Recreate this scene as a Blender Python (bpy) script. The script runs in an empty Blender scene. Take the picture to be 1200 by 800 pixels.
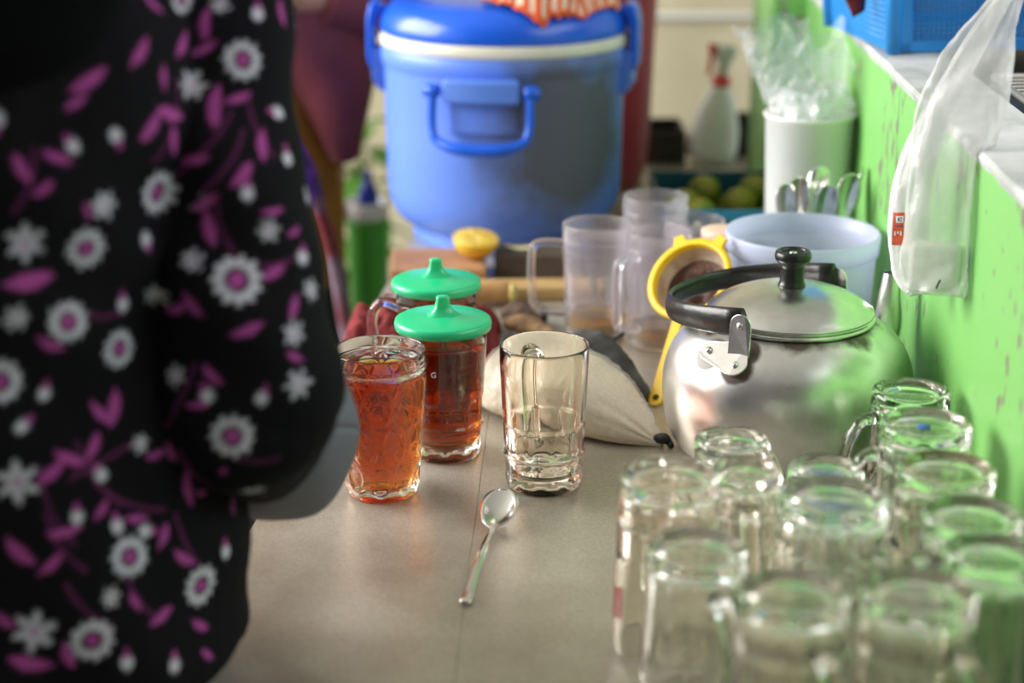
import bpy, bmesh, math, random
from math import sin, cos, pi, radians as R
from mathutils import Vector, Matrix, noise
from mathutils.bvhtree import BVHTree
import numpy as np

# ------------------------------------------------------------------ camera, world, light
scene = bpy.context.scene
col = scene.collection
F, CX, CY, CAMH, PITCH = 2100.0, 600.0, 400.0, 0.654, R(18)
cd = bpy.data.cameras.new('camera')
cam = bpy.data.objects.new('camera', cd); col.objects.link(cam)
cam.location = (0, 0, CAMH); cam.rotation_euler = (pi/2 - PITCH, 0, 0)
cd.sensor_width = 36; cd.lens = 36*F/1200; cd.clip_start = 0.05
cd.dof.use_dof = True; cd.dof.focus_distance = 1.70; cd.dof.aperture_fstop = 2.6
scene.camera = cam
w = bpy.data.worlds.new('sky'); scene.world = w; w.use_nodes = True
bg = w.node_tree.nodes['Background']; bg.inputs[0].default_value = (0.93, 0.97, 1.0, 1); bg.inputs[1].default_value = 0.62
def area(name, loc, target, sx, sy, power, color):
    ld = bpy.data.lights.new(name, 'AREA'); ld.shape = 'RECTANGLE'; ld.size = sx; ld.size_y = sy
    ld.energy = power; ld.color = color
    o = bpy.data.objects.new(name, ld); col.objects.link(o); o.location = loc
    o.rotation_euler = (Vector(target)-Vector(loc)).to_track_quat('-Z', 'Y').to_euler(); return o
area('daylight_left_opening', (-1.85, 2.25, 0.95), (0.15, 1.85, 0.05), 1.7, 1.2, 66, (1.0, 0.97, 0.92))
area('daylight_right_opening', (1.35, 1.2, 1.25), (0.1, 1.7, 0.0), 1.6, 0.8, 9, (0.95, 0.98, 1.0))
scene.view_settings.view_transform = 'Standard'; scene.view_settings.look = 'None'
scene.view_settings.exposure = 0.62; scene.view_settings.gamma = 1.0
scene.view_settings.use_curve_mapping = False
scene.cycles.max_bounces = 24; scene.cycles.transmission_bounces = 24; scene.cycles.transparent_max_bounces = 24
scene.cycles.glossy_bounces = 8; scene.cycles.diffuse_bounces = 5

random.seed(7)
SP, CP = sin(PITCH), cos(PITCH)
def atD(px, py, D):                      # pixel + depth along the axis -> point
    a, b = (px-CX)/F, (py-CY)/F
    return Vector((a*D, D*(CP - b*SP), CAMH - D*(SP + b*CP)))
def atZ(px, py, z=0.0):                  # pixel + height -> point
    b = (py-CY)/F
    return atD(px, py, (CAMH - z)/(SP + b*CP))
def pix(p):
    d = p.y*CP - (p.z-CAMH)*SP
    return CX + F*p.x/d, CY - F*(p.y*SP + (p.z-CAMH)*CP)/d

# ------------------------------------------------------------------ materials
MATS = {}
def mat(name, color, rough=0.5, metal=0.0, var=0.0, scale=20, bump=0.0, bscale=80, color2=None, **kw):
    if name in MATS: return MATS[name]
    m = bpy.data.materials.new(name); m.use_nodes = True; nt = m.node_tree
    b = nt.nodes['Principled BSDF']
    b.inputs['Base Color'].default_value = (*color, 1); b.inputs['Roughness'].default_value = rough
    b.inputs['Metallic'].default_value = metal
    for k, v in kw.items():
        b.inputs[k.replace('_', ' ')].default_value = v
    if var or color2:
        tc = nt.nodes.new('ShaderNodeTexCoord'); n = nt.nodes.new('ShaderNodeTexNoise')
        n.inputs['Scale'].default_value = scale; n.inputs['Detail'].default_value = 5
        nt.links.new(tc.outputs['Object'], n.inputs['Vector'])
        r = nt.nodes.new('ShaderNodeValToRGB')
        c2 = color2 or tuple(max(0, c*(1-var)) for c in color)
        r.color_ramp.elements[0].position = 0.35; r.color_ramp.elements[1].position = 0.65
        r.color_ramp.elements[0].color = (*c2, 1); r.color_ramp.elements[1].color = (*color, 1)
        nt.links.new(n.outputs['Fac'], r.inputs[0]); nt.links.new(r.outputs[0], b.inputs['Base Color'])
    if bump:
        tc = nt.nodes.new('ShaderNodeTexCoord'); n = nt.nodes.new('ShaderNodeTexNoise')
        n.inputs['Scale'].default_value = bscale; n.inputs['Detail'].default_value = 4
        nt.links.new(tc.outputs['Object'], n.inputs['Vector'])
        bm = nt.nodes.new('ShaderNodeBump'); bm.inputs['Strength'].default_value = bump; bm.inputs['Distance'].default_value = 0.003
        nt.links.new(n.outputs['Fac'], bm.inputs['Height']); nt.links.new(bm.outputs[0], b.inputs['Normal'])
    MATS[name] = m; return m
def N(nt, t, **kw):
    n = nt.nodes.new(t)
    for k, v in kw.items():
        if k.startswith('i_'): n.inputs[k[2:].replace('_', ' ')].default_value = v
        else: setattr(n, k, v)
    return n
def ramp(nt, fac, stops):
    r = nt.nodes.new('ShaderNodeValToRGB'); e = r.color_ramp.elements
    while len(e) < len(stops): e.new(0.5)
    for el, (p, c) in zip(e, stops): el.position = p; el.color = (*c, 1) if len(c) == 3 else c
    nt.links.new(fac, r.inputs[0]); return r.outputs[0]
def mixc(nt, fac, a, b):
    m = nt.nodes.new('ShaderNodeMix'); m.data_type = 'RGBA'
    for sock, v in ((m.inputs[0], fac), (m.inputs[6], a), (m.inputs[7], b)):
        if hasattr(v, 'links'): nt.links.new(v, sock)
        else: sock.default_value = v if isinstance(v, float) else (*v, 1)
    return m.outputs[2]
def mth(nt, op, a, b=None, clamp=False):
    m = nt.nodes.new('ShaderNodeMath'); m.operation = op; m.use_clamp = clamp
    for i, v in enumerate((a, b)):
        if v is None: continue
        if hasattr(v, 'links'): nt.links.new(v, m.inputs[i])
        else: m.inputs[i].default_value = v
    return m.outputs[0]
def glass(name, color=(1, 1, 1), ior=1.5, rough=0.0, absorb=None, density=0):
    if name in MATS: return MATS[name]
    m = bpy.data.materials.new(name); m.use_nodes = True; nt = m.node_tree; b = nt.nodes['Principled BSDF']
    b.inputs['Base Color'].default_value = (*color, 1); b.inputs['Roughness'].default_value = rough
    b.inputs['IOR'].default_value = ior; b.inputs['Transmission Weight'].default_value = 1.0
    if absorb:
        v = nt.nodes.new('ShaderNodeVolumeAbsorption'); v.inputs[0].default_value = (*absorb, 1); v.inputs[1].default_value = density
        nt.links.new(v.outputs[0], nt.nodes['Material Output'].inputs['Volume'])
    MATS[name] = m; return m
def film(name, color, opacity, rough=0.25, bump=0.6, bscale=60):      # thin plastic film / partly transparent stuff
    if name in MATS: return MATS[name]
    m = mat(name, color, rough, bump=bump, bscale=bscale); nt = m.node_tree; b = nt.nodes['Principled BSDF']
    t = nt.nodes.new('ShaderNodeBsdfTransparent'); mx = nt.nodes.new('ShaderNodeMixShader'); mx.inputs[0].default_value = opacity
    nt.links.new(t.outputs[0], mx.inputs[1]); nt.links.new(b.outputs[0], mx.inputs[2])
    nt.links.new(mx.outputs[0], nt.nodes['Material Output'].inputs['Surface']); return m
def attr_mat(name, rough=0.8, **kw):
    m = mat(name, (0.1, 0.1, 0.1), rough, **kw); nt = m.node_tree
    a = nt.nodes.new('ShaderNodeAttribute'); a.attribute_name = 'Col'
    nt.links.new(a.outputs['Color'], nt.nodes['Principled BSDF'].inputs['Base Color']); return m

# ------------------------------------------------------------------ mesh helpers
def mk(name, verts, faces, m, parent=None, smooth=True, loc=None, recalc=True, mats=None, fmat=None):
    me = bpy.data.meshes.new(name); me.from_pydata([tuple(v) for v in verts], [], faces)
    if recalc:
        bm = bmesh.new(); bm.from_mesh(me); bmesh.ops.recalc_face_normals(bm, faces=bm.faces); bm.to_mesh(me); bm.free()
    return mko(name, me, m, parent, smooth, loc)
def mko(name, me, m, parent=None, smooth=True, loc=None):
    if m and not me.materials: me.materials.append(m)
    if smooth and me.polygons: me.polygons.foreach_set('use_smooth', [True]*len(me.polygons))
    o = bpy.data.objects.new(name, me); col.objects.link(o)
    if parent: o.parent = parent
    if loc is not None: o.location = loc
    return o
def tag(o, label, cat, group=None):
    o['label'] = label; o['category'] = cat
    if group: o['group'] = group
    return o
def struct(o): o['kind'] = 'structure'; return o
def thing(name, label, cat, loc=(0, 0, 0), rz=0, group=None):
    o = bpy.data.objects.new(name, None); col.objects.link(o); o.empty_display_size = 0.05
    o.location = loc; o.rotation_euler = (0, 0, rz); return tag(o, label, cat, group)
def lathe(prof, n=48, rf=None, flip=0):
    V, Fc = [], []; rings = []
    for k, p in enumerate(prof):
        r, z = p[0], p[1]
        if r < 1e-6: rings.append([len(V)]); V.append((0, 0, z)); continue
        ring = []
        for i in range(n):
            t = 2*pi*i/n; rr = r + (rf(t, r, z) if rf and len(p) > 2 and p[2] else 0)
            ring.append(len(V)); V.append((rr*cos(t), rr*sin(t), z))
        rings.append(ring)
    for a, b in zip(rings[:-1], rings[1:]):
        for i in range(n):
            j = (i+1) % n
            if len(a) == 1 and len(b) == 1: continue
            if len(a) == 1: Fc.append((a[0], b[i], b[j]))
            elif len(b) == 1: Fc.append((a[i], b[0], a[j]))
            else: Fc.append((a[i], b[i], b[j], a[j]))
    if flip: V = [(x, y, flip-z) for x, y, z in V]
    return V, Fc
def resample(pts, k):                    # catmull-rom through the points
    pts = [Vector(p) for p in pts]; out = []
    for i in range(len(pts)-1):
        p0, p1, p2, p3 = pts[max(i-1, 0)], pts[i], pts[i+1], pts[min(i+2, len(pts)-1)]
        for s in range(k):
            t = s/k
            out.append(0.5*((2*p1)+(p2-p0)*t+(2*p0-5*p1+4*p2-p3)*t*t+(3*p1-p0-3*p2+p3)*t**3))
    out.append(pts[-1]); return out
def tube(path, rad, n=12, flat=(1, 1), up=None, cap=True, closed=False):
    path = [Vector(p) for p in path]; m = len(path)
    if not hasattr(rad, '__len__'): rad = [rad]*m
    elif len(rad) != m: rad = [float(np.interp(i/(m-1), np.linspace(0, 1, len(rad)), rad)) for i in range(m)]
    V, Fc = [], []; nrm = None
    for i, p in enumerate(path):
        if closed: t = (path[(i+1) % m]-path[i-1]).normalized()
        else: t = (path[min(i+1, m-1)]-path[max(i-1, 0)]).normalized()
        if nrm is None:
            ref = Vector(up) if up else (Vector((0, 0, 1)) if abs(t.z) < 0.9 else Vector((1, 0, 0)))
            nrm = (ref - t*ref.dot(t)).normalized()
        else:
            nrm = (nrm - t*nrm.dot(t)).normalized()
            if up:
                ref = Vector(up); q = ref - t*ref.dot(t)
                if q.length > 0.1: nrm = q.normalized()
        bn = t.cross(nrm)
        for k in range(n):
            a = 2*pi*k/n
            V.append(p + (nrm*cos(a)*flat[0] + bn*sin(a)*flat[1])*rad[i])
    for i in range(m if closed else m-1):
        i2 = (i+1) % m
        for k in range(n):
            j = (k+1) % n; Fc.append((i*n+k, i*n+j, i2*n+j, i2*n+k))
    if cap and not closed:
        Fc.append(tuple(range(n))[::-1]); Fc.append(tuple((m-1)*n+k for k in range(n)))
    return V, Fc
def box(cx, cy, cz, sx, sy, sz, bev=0.0, seg=2):
    bm = bmesh.new(); bmesh.ops.create_cube(bm, size=1)
    for v in bm.verts: v.co = Vector((v.co.x*sx+cx, v.co.y*sy+cy, v.co.z*sz+cz))
    if bev: bmesh.ops.bevel(bm, geom=bm.edges[:], offset=bev, segments=seg, affect='EDGES', profile=0.5)
    bm.verts.index_update(); V = [v.co.copy() for v in bm.verts]; Fc = [tuple(v.index for v in f.verts) for f in bm.faces]
    bm.free(); return V, Fc
def join(*vf):
    V, Fc = [], []
    for v, f in vf:
        o = len(V); V += list(v); Fc += [tuple(i+o for i in q) for q in f]
    return V, Fc
def xf(vf, M):
    return [M @ Vector(v) for v in vf[0]], vf[1]
def grid(nu, nv, fn, thick=0.0):
    V = [Vector(fn(i/(nu-1), j/(nv-1))) for j in range(nv) for i in range(nu)]
    Fc = [(j*nu+i, j*nu+i+1, (j+1)*nu+i+1, (j+1)*nu+i) for j in range(nv-1) for i in range(nu-1)]
    return V, Fc
def prism(outline, z0, z1, bev=0.0):     # outline in xy, extruded along z
    bm = bmesh.new(); vs = [bm.verts.new((x, y, z0)) for x, y in outline]
    f = bm.faces.new(vs); r = bmesh.ops.extrude_face_region(bm, geom=[f])
    for v in r['geom']:
        if isinstance(v, bmesh.types.BMVert): v.co.z = z1
    if bev: bmesh.ops.bevel(bm, geom=bm.edges[:], offset=bev, segments=2, affect='EDGES', profile=0.5)
    bm.verts.index_update(); V = [v.co.copy() for v in bm.verts]; Fc = [tuple(v.index for v in q.verts) for q in bm.faces]
    bm.free(); return V, Fc
def fbm(p, o=4):
    s, a, t = 0, 1, 0; p = Vector(p)
    for _ in range(o): s += a*noise.noise(p); t += a; a *= 0.5; p = p*2.03
    return s/t
def evalmesh(o):
    dg = bpy.context.evaluated_depsgraph_get(); dg.update()
    me = bpy.data.meshes.new_from_object(o.evaluated_get(dg)); return me
def remesh(vf, vox, smooth_it=4):
    o = mk('tmp', vf[0], vf[1], None)
    m = o.modifiers.new('r', 'REMESH'); m.mode = 'VOXEL'; m.voxel_size = vox
    if smooth_it:
        s = o.modifiers.new('s', 'SMOOTH'); s.iterations = smooth_it; s.factor = 0.5
    me = evalmesh(o); old = o.data; bpy.data.objects.remove(o); bpy.data.meshes.remove(old); return me
def solid(o, t, off=-1):
    m = o.modifiers.new('solid', 'SOLIDIFY'); m.thickness = t; m.offset = off; return o
def subs(o, l=1):
    m = o.modifiers.new('sub', 'SUBSURF'); m.levels = l; m.render_levels = l; return o
def copy_thing(o, loc, rz, label, group=None):
    c = o.copy(); col.objects.link(c); c.location = loc; c.rotation_euler = (0, 0, rz); c['label'] = label
    if group: c['group'] = group
    for ch in list(o.children):
        d = ch.copy(); col.objects.link(d); d.parent = c
        for g in list(ch.children):
            e = g.copy(); col.objects.link(e); e.parent = d
    return c
def text_mesh(body, size, depth=0.0002):
    cu = bpy.data.curves.new('t', 'FONT'); cu.body = body; cu.size = size; cu.extrude = depth; cu.align_x = 'CENTER'; cu.align_y = 'CENTER'
    o = bpy.data.objects.new('t', cu); col.objects.link(o); me = evalmesh(o); bpy.data.objects.remove(o); bpy.data.curves.remove(cu); return me

# ------------------------------------------------------------------ the setting
FLZ = -0.75
WA = math.atan(0.0286); U = Vector((sin(WA), cos(WA), 0)); RT = Vector((cos(WA), -sin(WA), 0)); WO = Vector((0.3605, 0, 0))
def W(s, t, z): return WO + U*s + RT*t + Vector((0, 0, z))
def wx(y): return 0.3605 + 0.0286*y
WM = Matrix(((RT.x, U.x, 0, WO.x), (RT.y, U.y, 0, WO.y), (0, 0, 1, 0), (0, 0, 0, 1)))   # local (t, s, z)

m_floor = mat('floor_concrete', (0.22, 0.2, 0.18), 0.8, var=0.35, scale=6)
struct(mk('floor', *box(-0.2, 1.8, FLZ-0.05, 5.0, 6.0, 0.1), m_floor, smooth=False))

# peeling green paint
mg = bpy.data.materials.new('green_paint'); mg.use_nodes = True; nt = mg.node_tree; b = nt.nodes['Principled BSDF']
tc = N(nt, 'ShaderNodeTexCoord')
mp = N(nt, 'ShaderNodeMapping'); mp.inputs['Scale'].default_value = (1, 1, 0.55); nt.links.new(tc.outputs['Object'], mp.inputs[0])
n1 = N(nt, 'ShaderNodeTexNoise', i_Scale=55.0, i_Detail=6.0); nt.links.new(mp.outputs[0], n1.inputs[0])
n2 = N(nt, 'ShaderNodeTexNoise', i_Scale=7.0, i_Detail=2.0); nt.links.new(mp.outputs[0], n2.inputs[0])
n3 = N(nt, 'ShaderNodeTexNoise', i_Scale=3.0, i_Detail=4.0); nt.links.new(tc.outputs['Object'], n3.inputs[0])
chip = ramp(nt, mth(nt, 'MULTIPLY', n1.outputs[0], mth(nt, 'ADD', n2.outputs[0], 0.5)), [(0.62, (0, 0, 0)), (0.66, (1, 1, 1))])
base = mixc(nt, n3.outputs[0], (0.19, 0.50, 0.12), (0.26, 0.60, 0.18))
nt.links.new(mixc(nt, chip, base, (0.22, 0.2, 0.15)), b.inputs['Base Color'])
b.inputs['Roughness'].default_value = 0.42
bp = N(nt, 'ShaderNodeBump', i_Strength=0.25, i_Distance=0.002)
nt.links.new(mth(nt, 'SUBTRACT', n2.outputs[0], chip), bp.inputs['Height']); nt.links.new(bp.outputs[0], b.inputs['Normal'])

LZ = 0.333
wr = struct(mk('wall_right', *xf(box(0.042, 1.45, (LZ+FLZ)/2-0.007, 0.076, 2.9, LZ-FLZ-0.014), WM), mg, smooth=False))
for s0, s1 in ((0.0, 1.905), (1.908, 2.58)):      # painted boards facing the room
    mk('panel', *xf(box(0.002, (s0+s1)/2, (LZ-0.005+FLZ)/2, 0.004, s1-s0, LZ-0.005-FLZ, 0.0012), WM), mg, wr, smooth=False)
# white plaster cap, with an uneven front edge
m_cap = mat('worn_white_cap', (0.72, 0.73, 0.74), 0.55, color2=(0.42, 0.45, 0.42), scale=14, bump=0.4, bscale=40)
def cap_fn():
    nv = 90; V = []; Fc = []
    for i in range(nv):
        s = 0.02 + 2.86*i/(nv-1); e = -0.003 + 0.004*fbm((s*22, 3, 1)); zt = LZ + 0.0015*fbm((s*14, 0, 9))
        for t, z in ((e+0.003, LZ-0.012), (e, LZ-0.004), (e+0.003, zt), (0.03, zt), (0.06, LZ+0.001), (0.078, LZ), (0.078, LZ-0.012)): V.append(W(s, t, z))
    for i in range(nv-1):
        for k in range(7): Fc.append((i*7+k, i*7+(k+1) % 7, (i+1)*7+(k+1) % 7, (i+1)*7+k))
    Fc += [tuple(range(7)), tuple((nv-1)*7+k for k in range(7))]
    return V, Fc
struct(mk('trim_1', *cap_fn(), m_cap, smooth=False))
struct(mk('trim_2', *xf(box(0.352, 1.45, LZ-0.045, 0.54, 2.9, 0.03, 0.003), WM), mat('dark_counter', (0.06, 0.06, 0.065), 0.5, var=0.5, scale=30), smooth=False))
# pillar at the far end of the green wall
pl = atD(899, 200, 2.72); pr = wx(2.7)
struct(mk('wall_pillar', *box((pl.x+pr+0.16)/2, 2.80, 0.5, pr+0.16-pl.x, 0.2, 2.5, 0.004), mg, smooth=False))
m_cream = mat('cream_wall', (0.66, 0.6, 0.42), 0.8, color2=(0.5, 0.45, 0.3), scale=4)
wb = struct(mk('wall_back', *box(-0.1, 4.05, 0.55, 4.4, 0.1, 2.6), m_cream, smooth=False))
mk('pipe', *tube([(-1.6, 3.985, 0.115), (2.0, 3.985, 0.115)], 0.008, 12), mat('white_pvc', (0.8, 0.8, 0.76), 0.35), wb)
struct(mk('wall_added_front', *box(-0.1, -0.75, 0.55, 4.4, 0.1, 2.6), mat('added_wall_dim', (0.13, 0.12, 0.11), 0.9), smooth=False))  # unseen wall added behind the camera to cut front fill and dim reflections
struct(mk('ceiling', *box(-0.1, 1.65, 1.88, 4.4, 4.9, 0.06), mat('ceiling_board', (0.55, 0.53, 0.48), 0.9), smooth=False))

# ------------------------------------------------------------------ table
mt = bpy.data.materials.new('zinc_sheet'); mt.use_nodes = True; nt = mt.node_tree; b = nt.nodes['Principled BSDF']
tc = N(nt, 'ShaderNodeTexCoord')
n1 = N(nt, 'ShaderNodeTexNoise', i_Scale=450.0, i_Detail=3.0); n2 = N(nt, 'ShaderNodeTexNoise', i_Scale=9.0, i_Detail=5.0)
for n in (n1, n2): nt.links.new(tc.outputs['Object'], n.inputs[0])
c1 = ramp(nt, n1.outputs[0], [(0.3, (0.50, 0.455, 0.385)), (0.7, (0.66, 0.61, 0.52))])
c2 = ramp(nt, n2.outputs[0], [(0.3, (0.72, 0.7, 0.66)), (0.6, (1, 1, 1))])
mm = nt.nodes.new('ShaderNodeMix'); mm.data_type = 'RGBA'; mm.blend_type = 'MULTIPLY'; mm.inputs[0].default_value = 1
nt.links.new(c1, mm.inputs[6]); nt.links.new(c2, mm.inputs[7]); nt.links.new(mm.outputs[2], b.inputs['Base Color'])
b.inputs['Metallic'].default_value = 0.55
nt.links.new(ramp(nt, n2.outputs[0], [(0.3, (0.33,)*3), (0.7, (0.45,)*3)]), b.inputs['Roughness'])
bp = N(nt, 'ShaderNodeBump', i_Strength=0.12, i_Distance=0.001); nt.links.new(n1.outputs[0], bp.inputs['Height']); nt.links.new(bp.outputs[0], b.inputs['Normal'])
table = thing('table', 'long worktable with a dull grey sheet-metal top, along the green half wall', 'table', (0, 0, FLZ))
TY0, TY1 = 0.93, 3.34
def lx(y): return -0.272 + (y-1.03)*0.088
def tx(y): return wx(y) - 0.008
sx0, sx1 = -0.052, 0.028
h = -FLZ
mk('top_sheet', *prism([(lx(TY0), TY0), (sx0, TY0), (sx1, TY1), (lx(TY1), TY1)], h-0.02, h, 0.0004), mt, table, smooth=False)
mk('top_sheet', *prism([(sx0+0.0003, TY0), (tx(TY0), TY0), (tx(2.67), 2.67), (pl.x-0.006, 2.67), (pl.x-0.006, 2.915), (0.445, 2.915), (0.445, TY1), (sx1+0.0003, TY1)], h-0.02, h, 0.0004), mt, table, smooth=False)
m_wood_d = mat('dark_timber', (0.11, 0.07, 0.045), 0.7, var=0.5, scale=12)
def apron(y0, y1): return prism([(lx(y0)+0.03, y0), (tx(y0)-0.03, y0), (tx(2.6)-0.03, 2.6), (pl.x-0.03, 2.66), (pl.x-0.03, y1), (lx(y1)+0.03, y1)], h-0.11, h-0.0205)
mk('apron', *apron(TY0+0.03, TY1-0.03), m_wood_d, table, smooth=False)
for x, y in ((lx(1)+0.06, 1.0), (tx(1)-0.06, 1.0), (lx(3.25)+0.06, 3.25), (pl.x-0.07, 3.25)):
    mk('leg', *box(x, y, (h-0.11)/2, 0.055, 0.055, h-0.11, 0.003), m_wood_d, table, smooth=False)

# ------------------------------------------------------------------ glass mugs
g_clear = glass('clear_glass', (0.97, 0.985, 0.965), 1.5)
g_warm = glass('tea_stained_glass', (0.97, 0.95, 0.89), 1.5)
g_green = glass('greenish_glass', (0.93, 0.98, 0.93), 1.5)
g_red = mat('red_print', (0.7, 0.03, 0.03), 0.4)
def mug_profile(hh, rr, rb, th, base, rows=44):
    P = [(0, 0.0045), (rb*0.55, 0.004), (rb*0.74, 0.0028), (rb*0.82, 0.0002), (rb*0.92, 0.0), (rb*0.985, 0.0025), (rb, 0.007)]
    for i in range(1, rows):
        f = i/(rows-1); z = 0.007 + (hh-0.0095-0.007)*f
        P.append((rb + (rr-rb)*min(1, f*1.05), z, 1))
    P += [(rr, hh-0.003), (rr, hh-0.0012), (rr-0.0003, hh-0.0004), (rr-0.0009, hh), (rr-0.0015, hh-0.0004), (rr-0.0018, hh-0.0012)]
    ri = rr-0.0018
    for i in range(1, 15):
        f = i/14; z = hh-0.003-(hh-0.003-base-0.006)*f
        P.append((ri + (rb-th*1.5-ri)*f, z))
    P += [((rb-th*1.5)*0.93, base+0.002), ((rb-th*1.5)*0.7, base), (0, base)]
    return P
def mod_panel(hh, n, amp):
    def f(t, r, z):
        q = z/hh; d = 0
        u = abs(((t*n/(2*pi)) % 1)*2-1)           # 0 middle of a panel, 1 rib
        face = (1-u**4)
        if 0.26 < q < 0.47: d -= amp*face*min(1, (q-0.26)/0.02, (0.47-q)/0.03)
        if 0.06 < q < 0.235:
            v = (q-0.148)/0.088; e = min(1.0, u*u + v*v); d -= 0.6*amp*(1-e)**0.5 if e < 1 else 0
        if abs(q-0.247) < 0.012: d += amp*0.7*(1-abs(q-0.247)/0.012)
        return d
    return f
def mod_flute(hh, n, amp):
    def f(t, r, z):
        q = z/hh; u = abs(((t*n/(2*pi)) % 1)*2-1)
        if 0.1 < q < 0.72: return -amp*(1-u**3)*min(1, (q-0.1)/0.04, (0.72-q)/0.12)
        if 0.74 < q < 0.78: return amp*0.4
        return 0
    return f
def mod_oval(hh, n, amp):
    def f(t, r, z):
        q = z/hh; d = 0
        for k, (zc, hz) in enumerate(((0.17, 0.105), (0.41, 0.155), (0.685, 0.145))):
            u = ((t*n/(2*pi) + 0.5*(k % 2)) % 1)*2-1; v = (q-zc)/hz
            e = math.sqrt((u/0.86)**2 + v*v)
            d += amp*math.exp(-((e-0.90)/0.16)**2) - (0.35*amp*max(0, 1-e*e) if e < 1 else 0)
        if q > 0.875: d += 0.0016 if (0.885 < q < 0.915 or q > 0.94) else 0.0005
        return d
    return f
MUGM = {}
def mug_mesh(key, hh, rr, rb, th, base, mod, flip):
    if key in MUGM: return MUGM[key]
    ov = key[3] == 'oval' if len(key) > 3 else False
    V, Fc = lathe(mug_profile(hh, rr, rb, th, base, 110 if ov else 60), 180 if ov else 110, mod, hh if flip else 0)
    me = bpy.data.meshes.new('glass_body'); me.from_pydata(V, [], Fc)
    bm = bmesh.new(); bm.from_mesh(me); bmesh.ops.recalc_face_normals(bm, faces=bm.faces); bm.to_mesh(me); bm.free()
    MUGM[key] = me; return me
def handle_vf(hh, r1, r2, out, z1, z2, rad, flip):
    P = [(r2-0.0022, 0, z2), (r2+out*0.55, 0, z2+0.004), (r2+out*0.97, 0, z2-0.008), (r2+out, 0, (z1+z2)/2+0.008), (r1+out*0.86, 0, z1+0.02), (r1+out*0.45, 0, z1+0.003), (r1-0.0022, 0, z1)]
    if flip: P = [(x, y, hh-z) for x, y, z in P]
    return tube(resample(P, 5), [rad*1.25, rad, rad, rad, rad, rad, rad*1.2], 12, up=(0, 1, 0), flat=(1.25, 0.85))
def mug(name, label, loc, rz, hh, rr, rb, gm, style='panel', flip=False, group=None, handle=True, th=0.0028, base=0.013, n=10, amp=0.0026, hout=0.028, hr=0.0066):
    t = thing(name, label, 'mug' if handle else 'glass', loc, rz, group)
    mod = {'panel': mod_panel, 'flute': mod_flute, 'oval': mod_oval}[style](hh, n, amp)
    me = mug_mesh((round(hh, 4), round(rr, 4), round(rb, 4), style, flip, n, gm.name), hh, rr, rb, th, base, mod, flip)
    mko('glass_body', me, gm, t)
    if handle:
        mk('handle', *handle_vf(hh, rb+(rr-rb)*0.2, rr-(rr-rb)*0.2, hout, hh*0.2, hh*0.8, hr, flip), gm, t)
    return t
tea_amber = glass('amber_tea', (1, 1, 1), 1.33, absorb=(0.965, 0.785, 0.02), density=185)
tea_dark = glass('dark_tea', (1, 1, 1), 1.33, absorb=(0.915, 0.66, 0.03), density=155)
def tea(parent, rr, rb, hh, th, base, lvl, m):
    k = 0.0005; ri = rr-0.0018; rbi = rb-th*1.5
    P = [(0, base-k), (rbi*0.7, base-k), (rbi*0.93+k, base+0.0015)]
    for i in range(13):
        f = i/12; z = base+0.006 + (lvl-base-0.006)*f
        g = (z-base-0.006)/(hh-0.003-base-0.006); P.append((rbi+(ri-rbi)*g+k, z))
    P += [(P[-1][0]-0.0006, lvl+0.0004), (P[-1][0]-0.003, lvl), (0, lvl)]
    return mk('tea', *lathe(P, 64), m, parent)

# tea in the oval-dimpled jar glass
p = atZ(448, 575)
jar = mug('tea_glass', 'oval-dimpled glass full of amber tea, without lid, beside the black floral sleeve', (p.x, p.y, 0), 0.2, 0.141, 0.0425, 0.0335, g_clear, 'oval', handle=False, n=9, amp=0.0017, base=0.010)
tea(jar, 0.0425, 0.0335, 0.141, 0.0028, 0.010, 0.119, tea_amber)
# the two lidded mugs
m_lid = mat('green_lid_plastic', (0.02, 0.55, 0.24), 0.28, Subsurface_Weight=0.15)
def lid_part(parent, z, rz):
    P = [(0, 0), (0.044, 0), (0.0455, -0.005), (0.0468, -0.005), (0.0474, 0.0), (0.0465, 0.0035), (0.044, 0.0048), (0.028, 0.0062), (0.018, 0.008), (0.0, 0.0088)]
    l = mk('lid', *lathe(P, 64), m_lid, parent, loc=(0, 0, z)); l.rotation_euler = (0, 0, rz)
    V = []; Fc = []; S = [(0.017, 0.0125, 0.0075), (0.012, 0.0085, 0.0105), (0.0082, 0.006, 0.0155), (0.0062, 0.0048, 0.0225), (0.0066, 0.005, 0.0255), (0.005, 0.0034, 0.027)]
    for a, c, zz in S:
        for k in range(16):
            t = 2*pi*k/16; ct, st = cos(t), sin(t)
            V.append((a*math.copysign(abs(ct)**0.6, ct), c*math.copysign(abs(st)**0.6, st), zz))
    for i in range(len(S)-1):
        for k in range(16): Fc.append((i*16+k, i*16+(k+1) % 16, (i+1)*16+(k+1) % 16, (i+1)*16+k))
    Fc.append(tuple((len(S)-1)*16+k for k in range(16)))
    mk('knob', V, Fc, m_lid, l)
g2 = 'lidded mugs of dark tea'
p = atZ(521, 529)
lm = mug('lidded_mug', 'glass mug of dark tea, green lid, printed letter G, beside the sugar bag', (p.x, p.y, 0), R(165), 0.134, 0.0425, 0.036, g_clear, 'panel', group=g2)
tea(lm, 0.0425, 0.036, 0.134, 0.0028, 0.013, 0.118, tea_dark); lid_part(lm, 0.1345, 0.5)
az = R(270+4-165); rl = 0.0408
for txt, zz, az2, sz in (('G', 0.094, R(-101-165), 0.0078),):
    o = mko('print', text_mesh(txt, sz), mat('white_print', (0.8, 0.8, 0.78), 0.5), lm, smooth=False)
    o.location = (rl*cos(az2)*1.02, rl*sin(az2)*1.02, zz); o.rotation_euler = (pi/2, 0, az2+pi/2)
p2 = atD(511, 347, 1.885)
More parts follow.
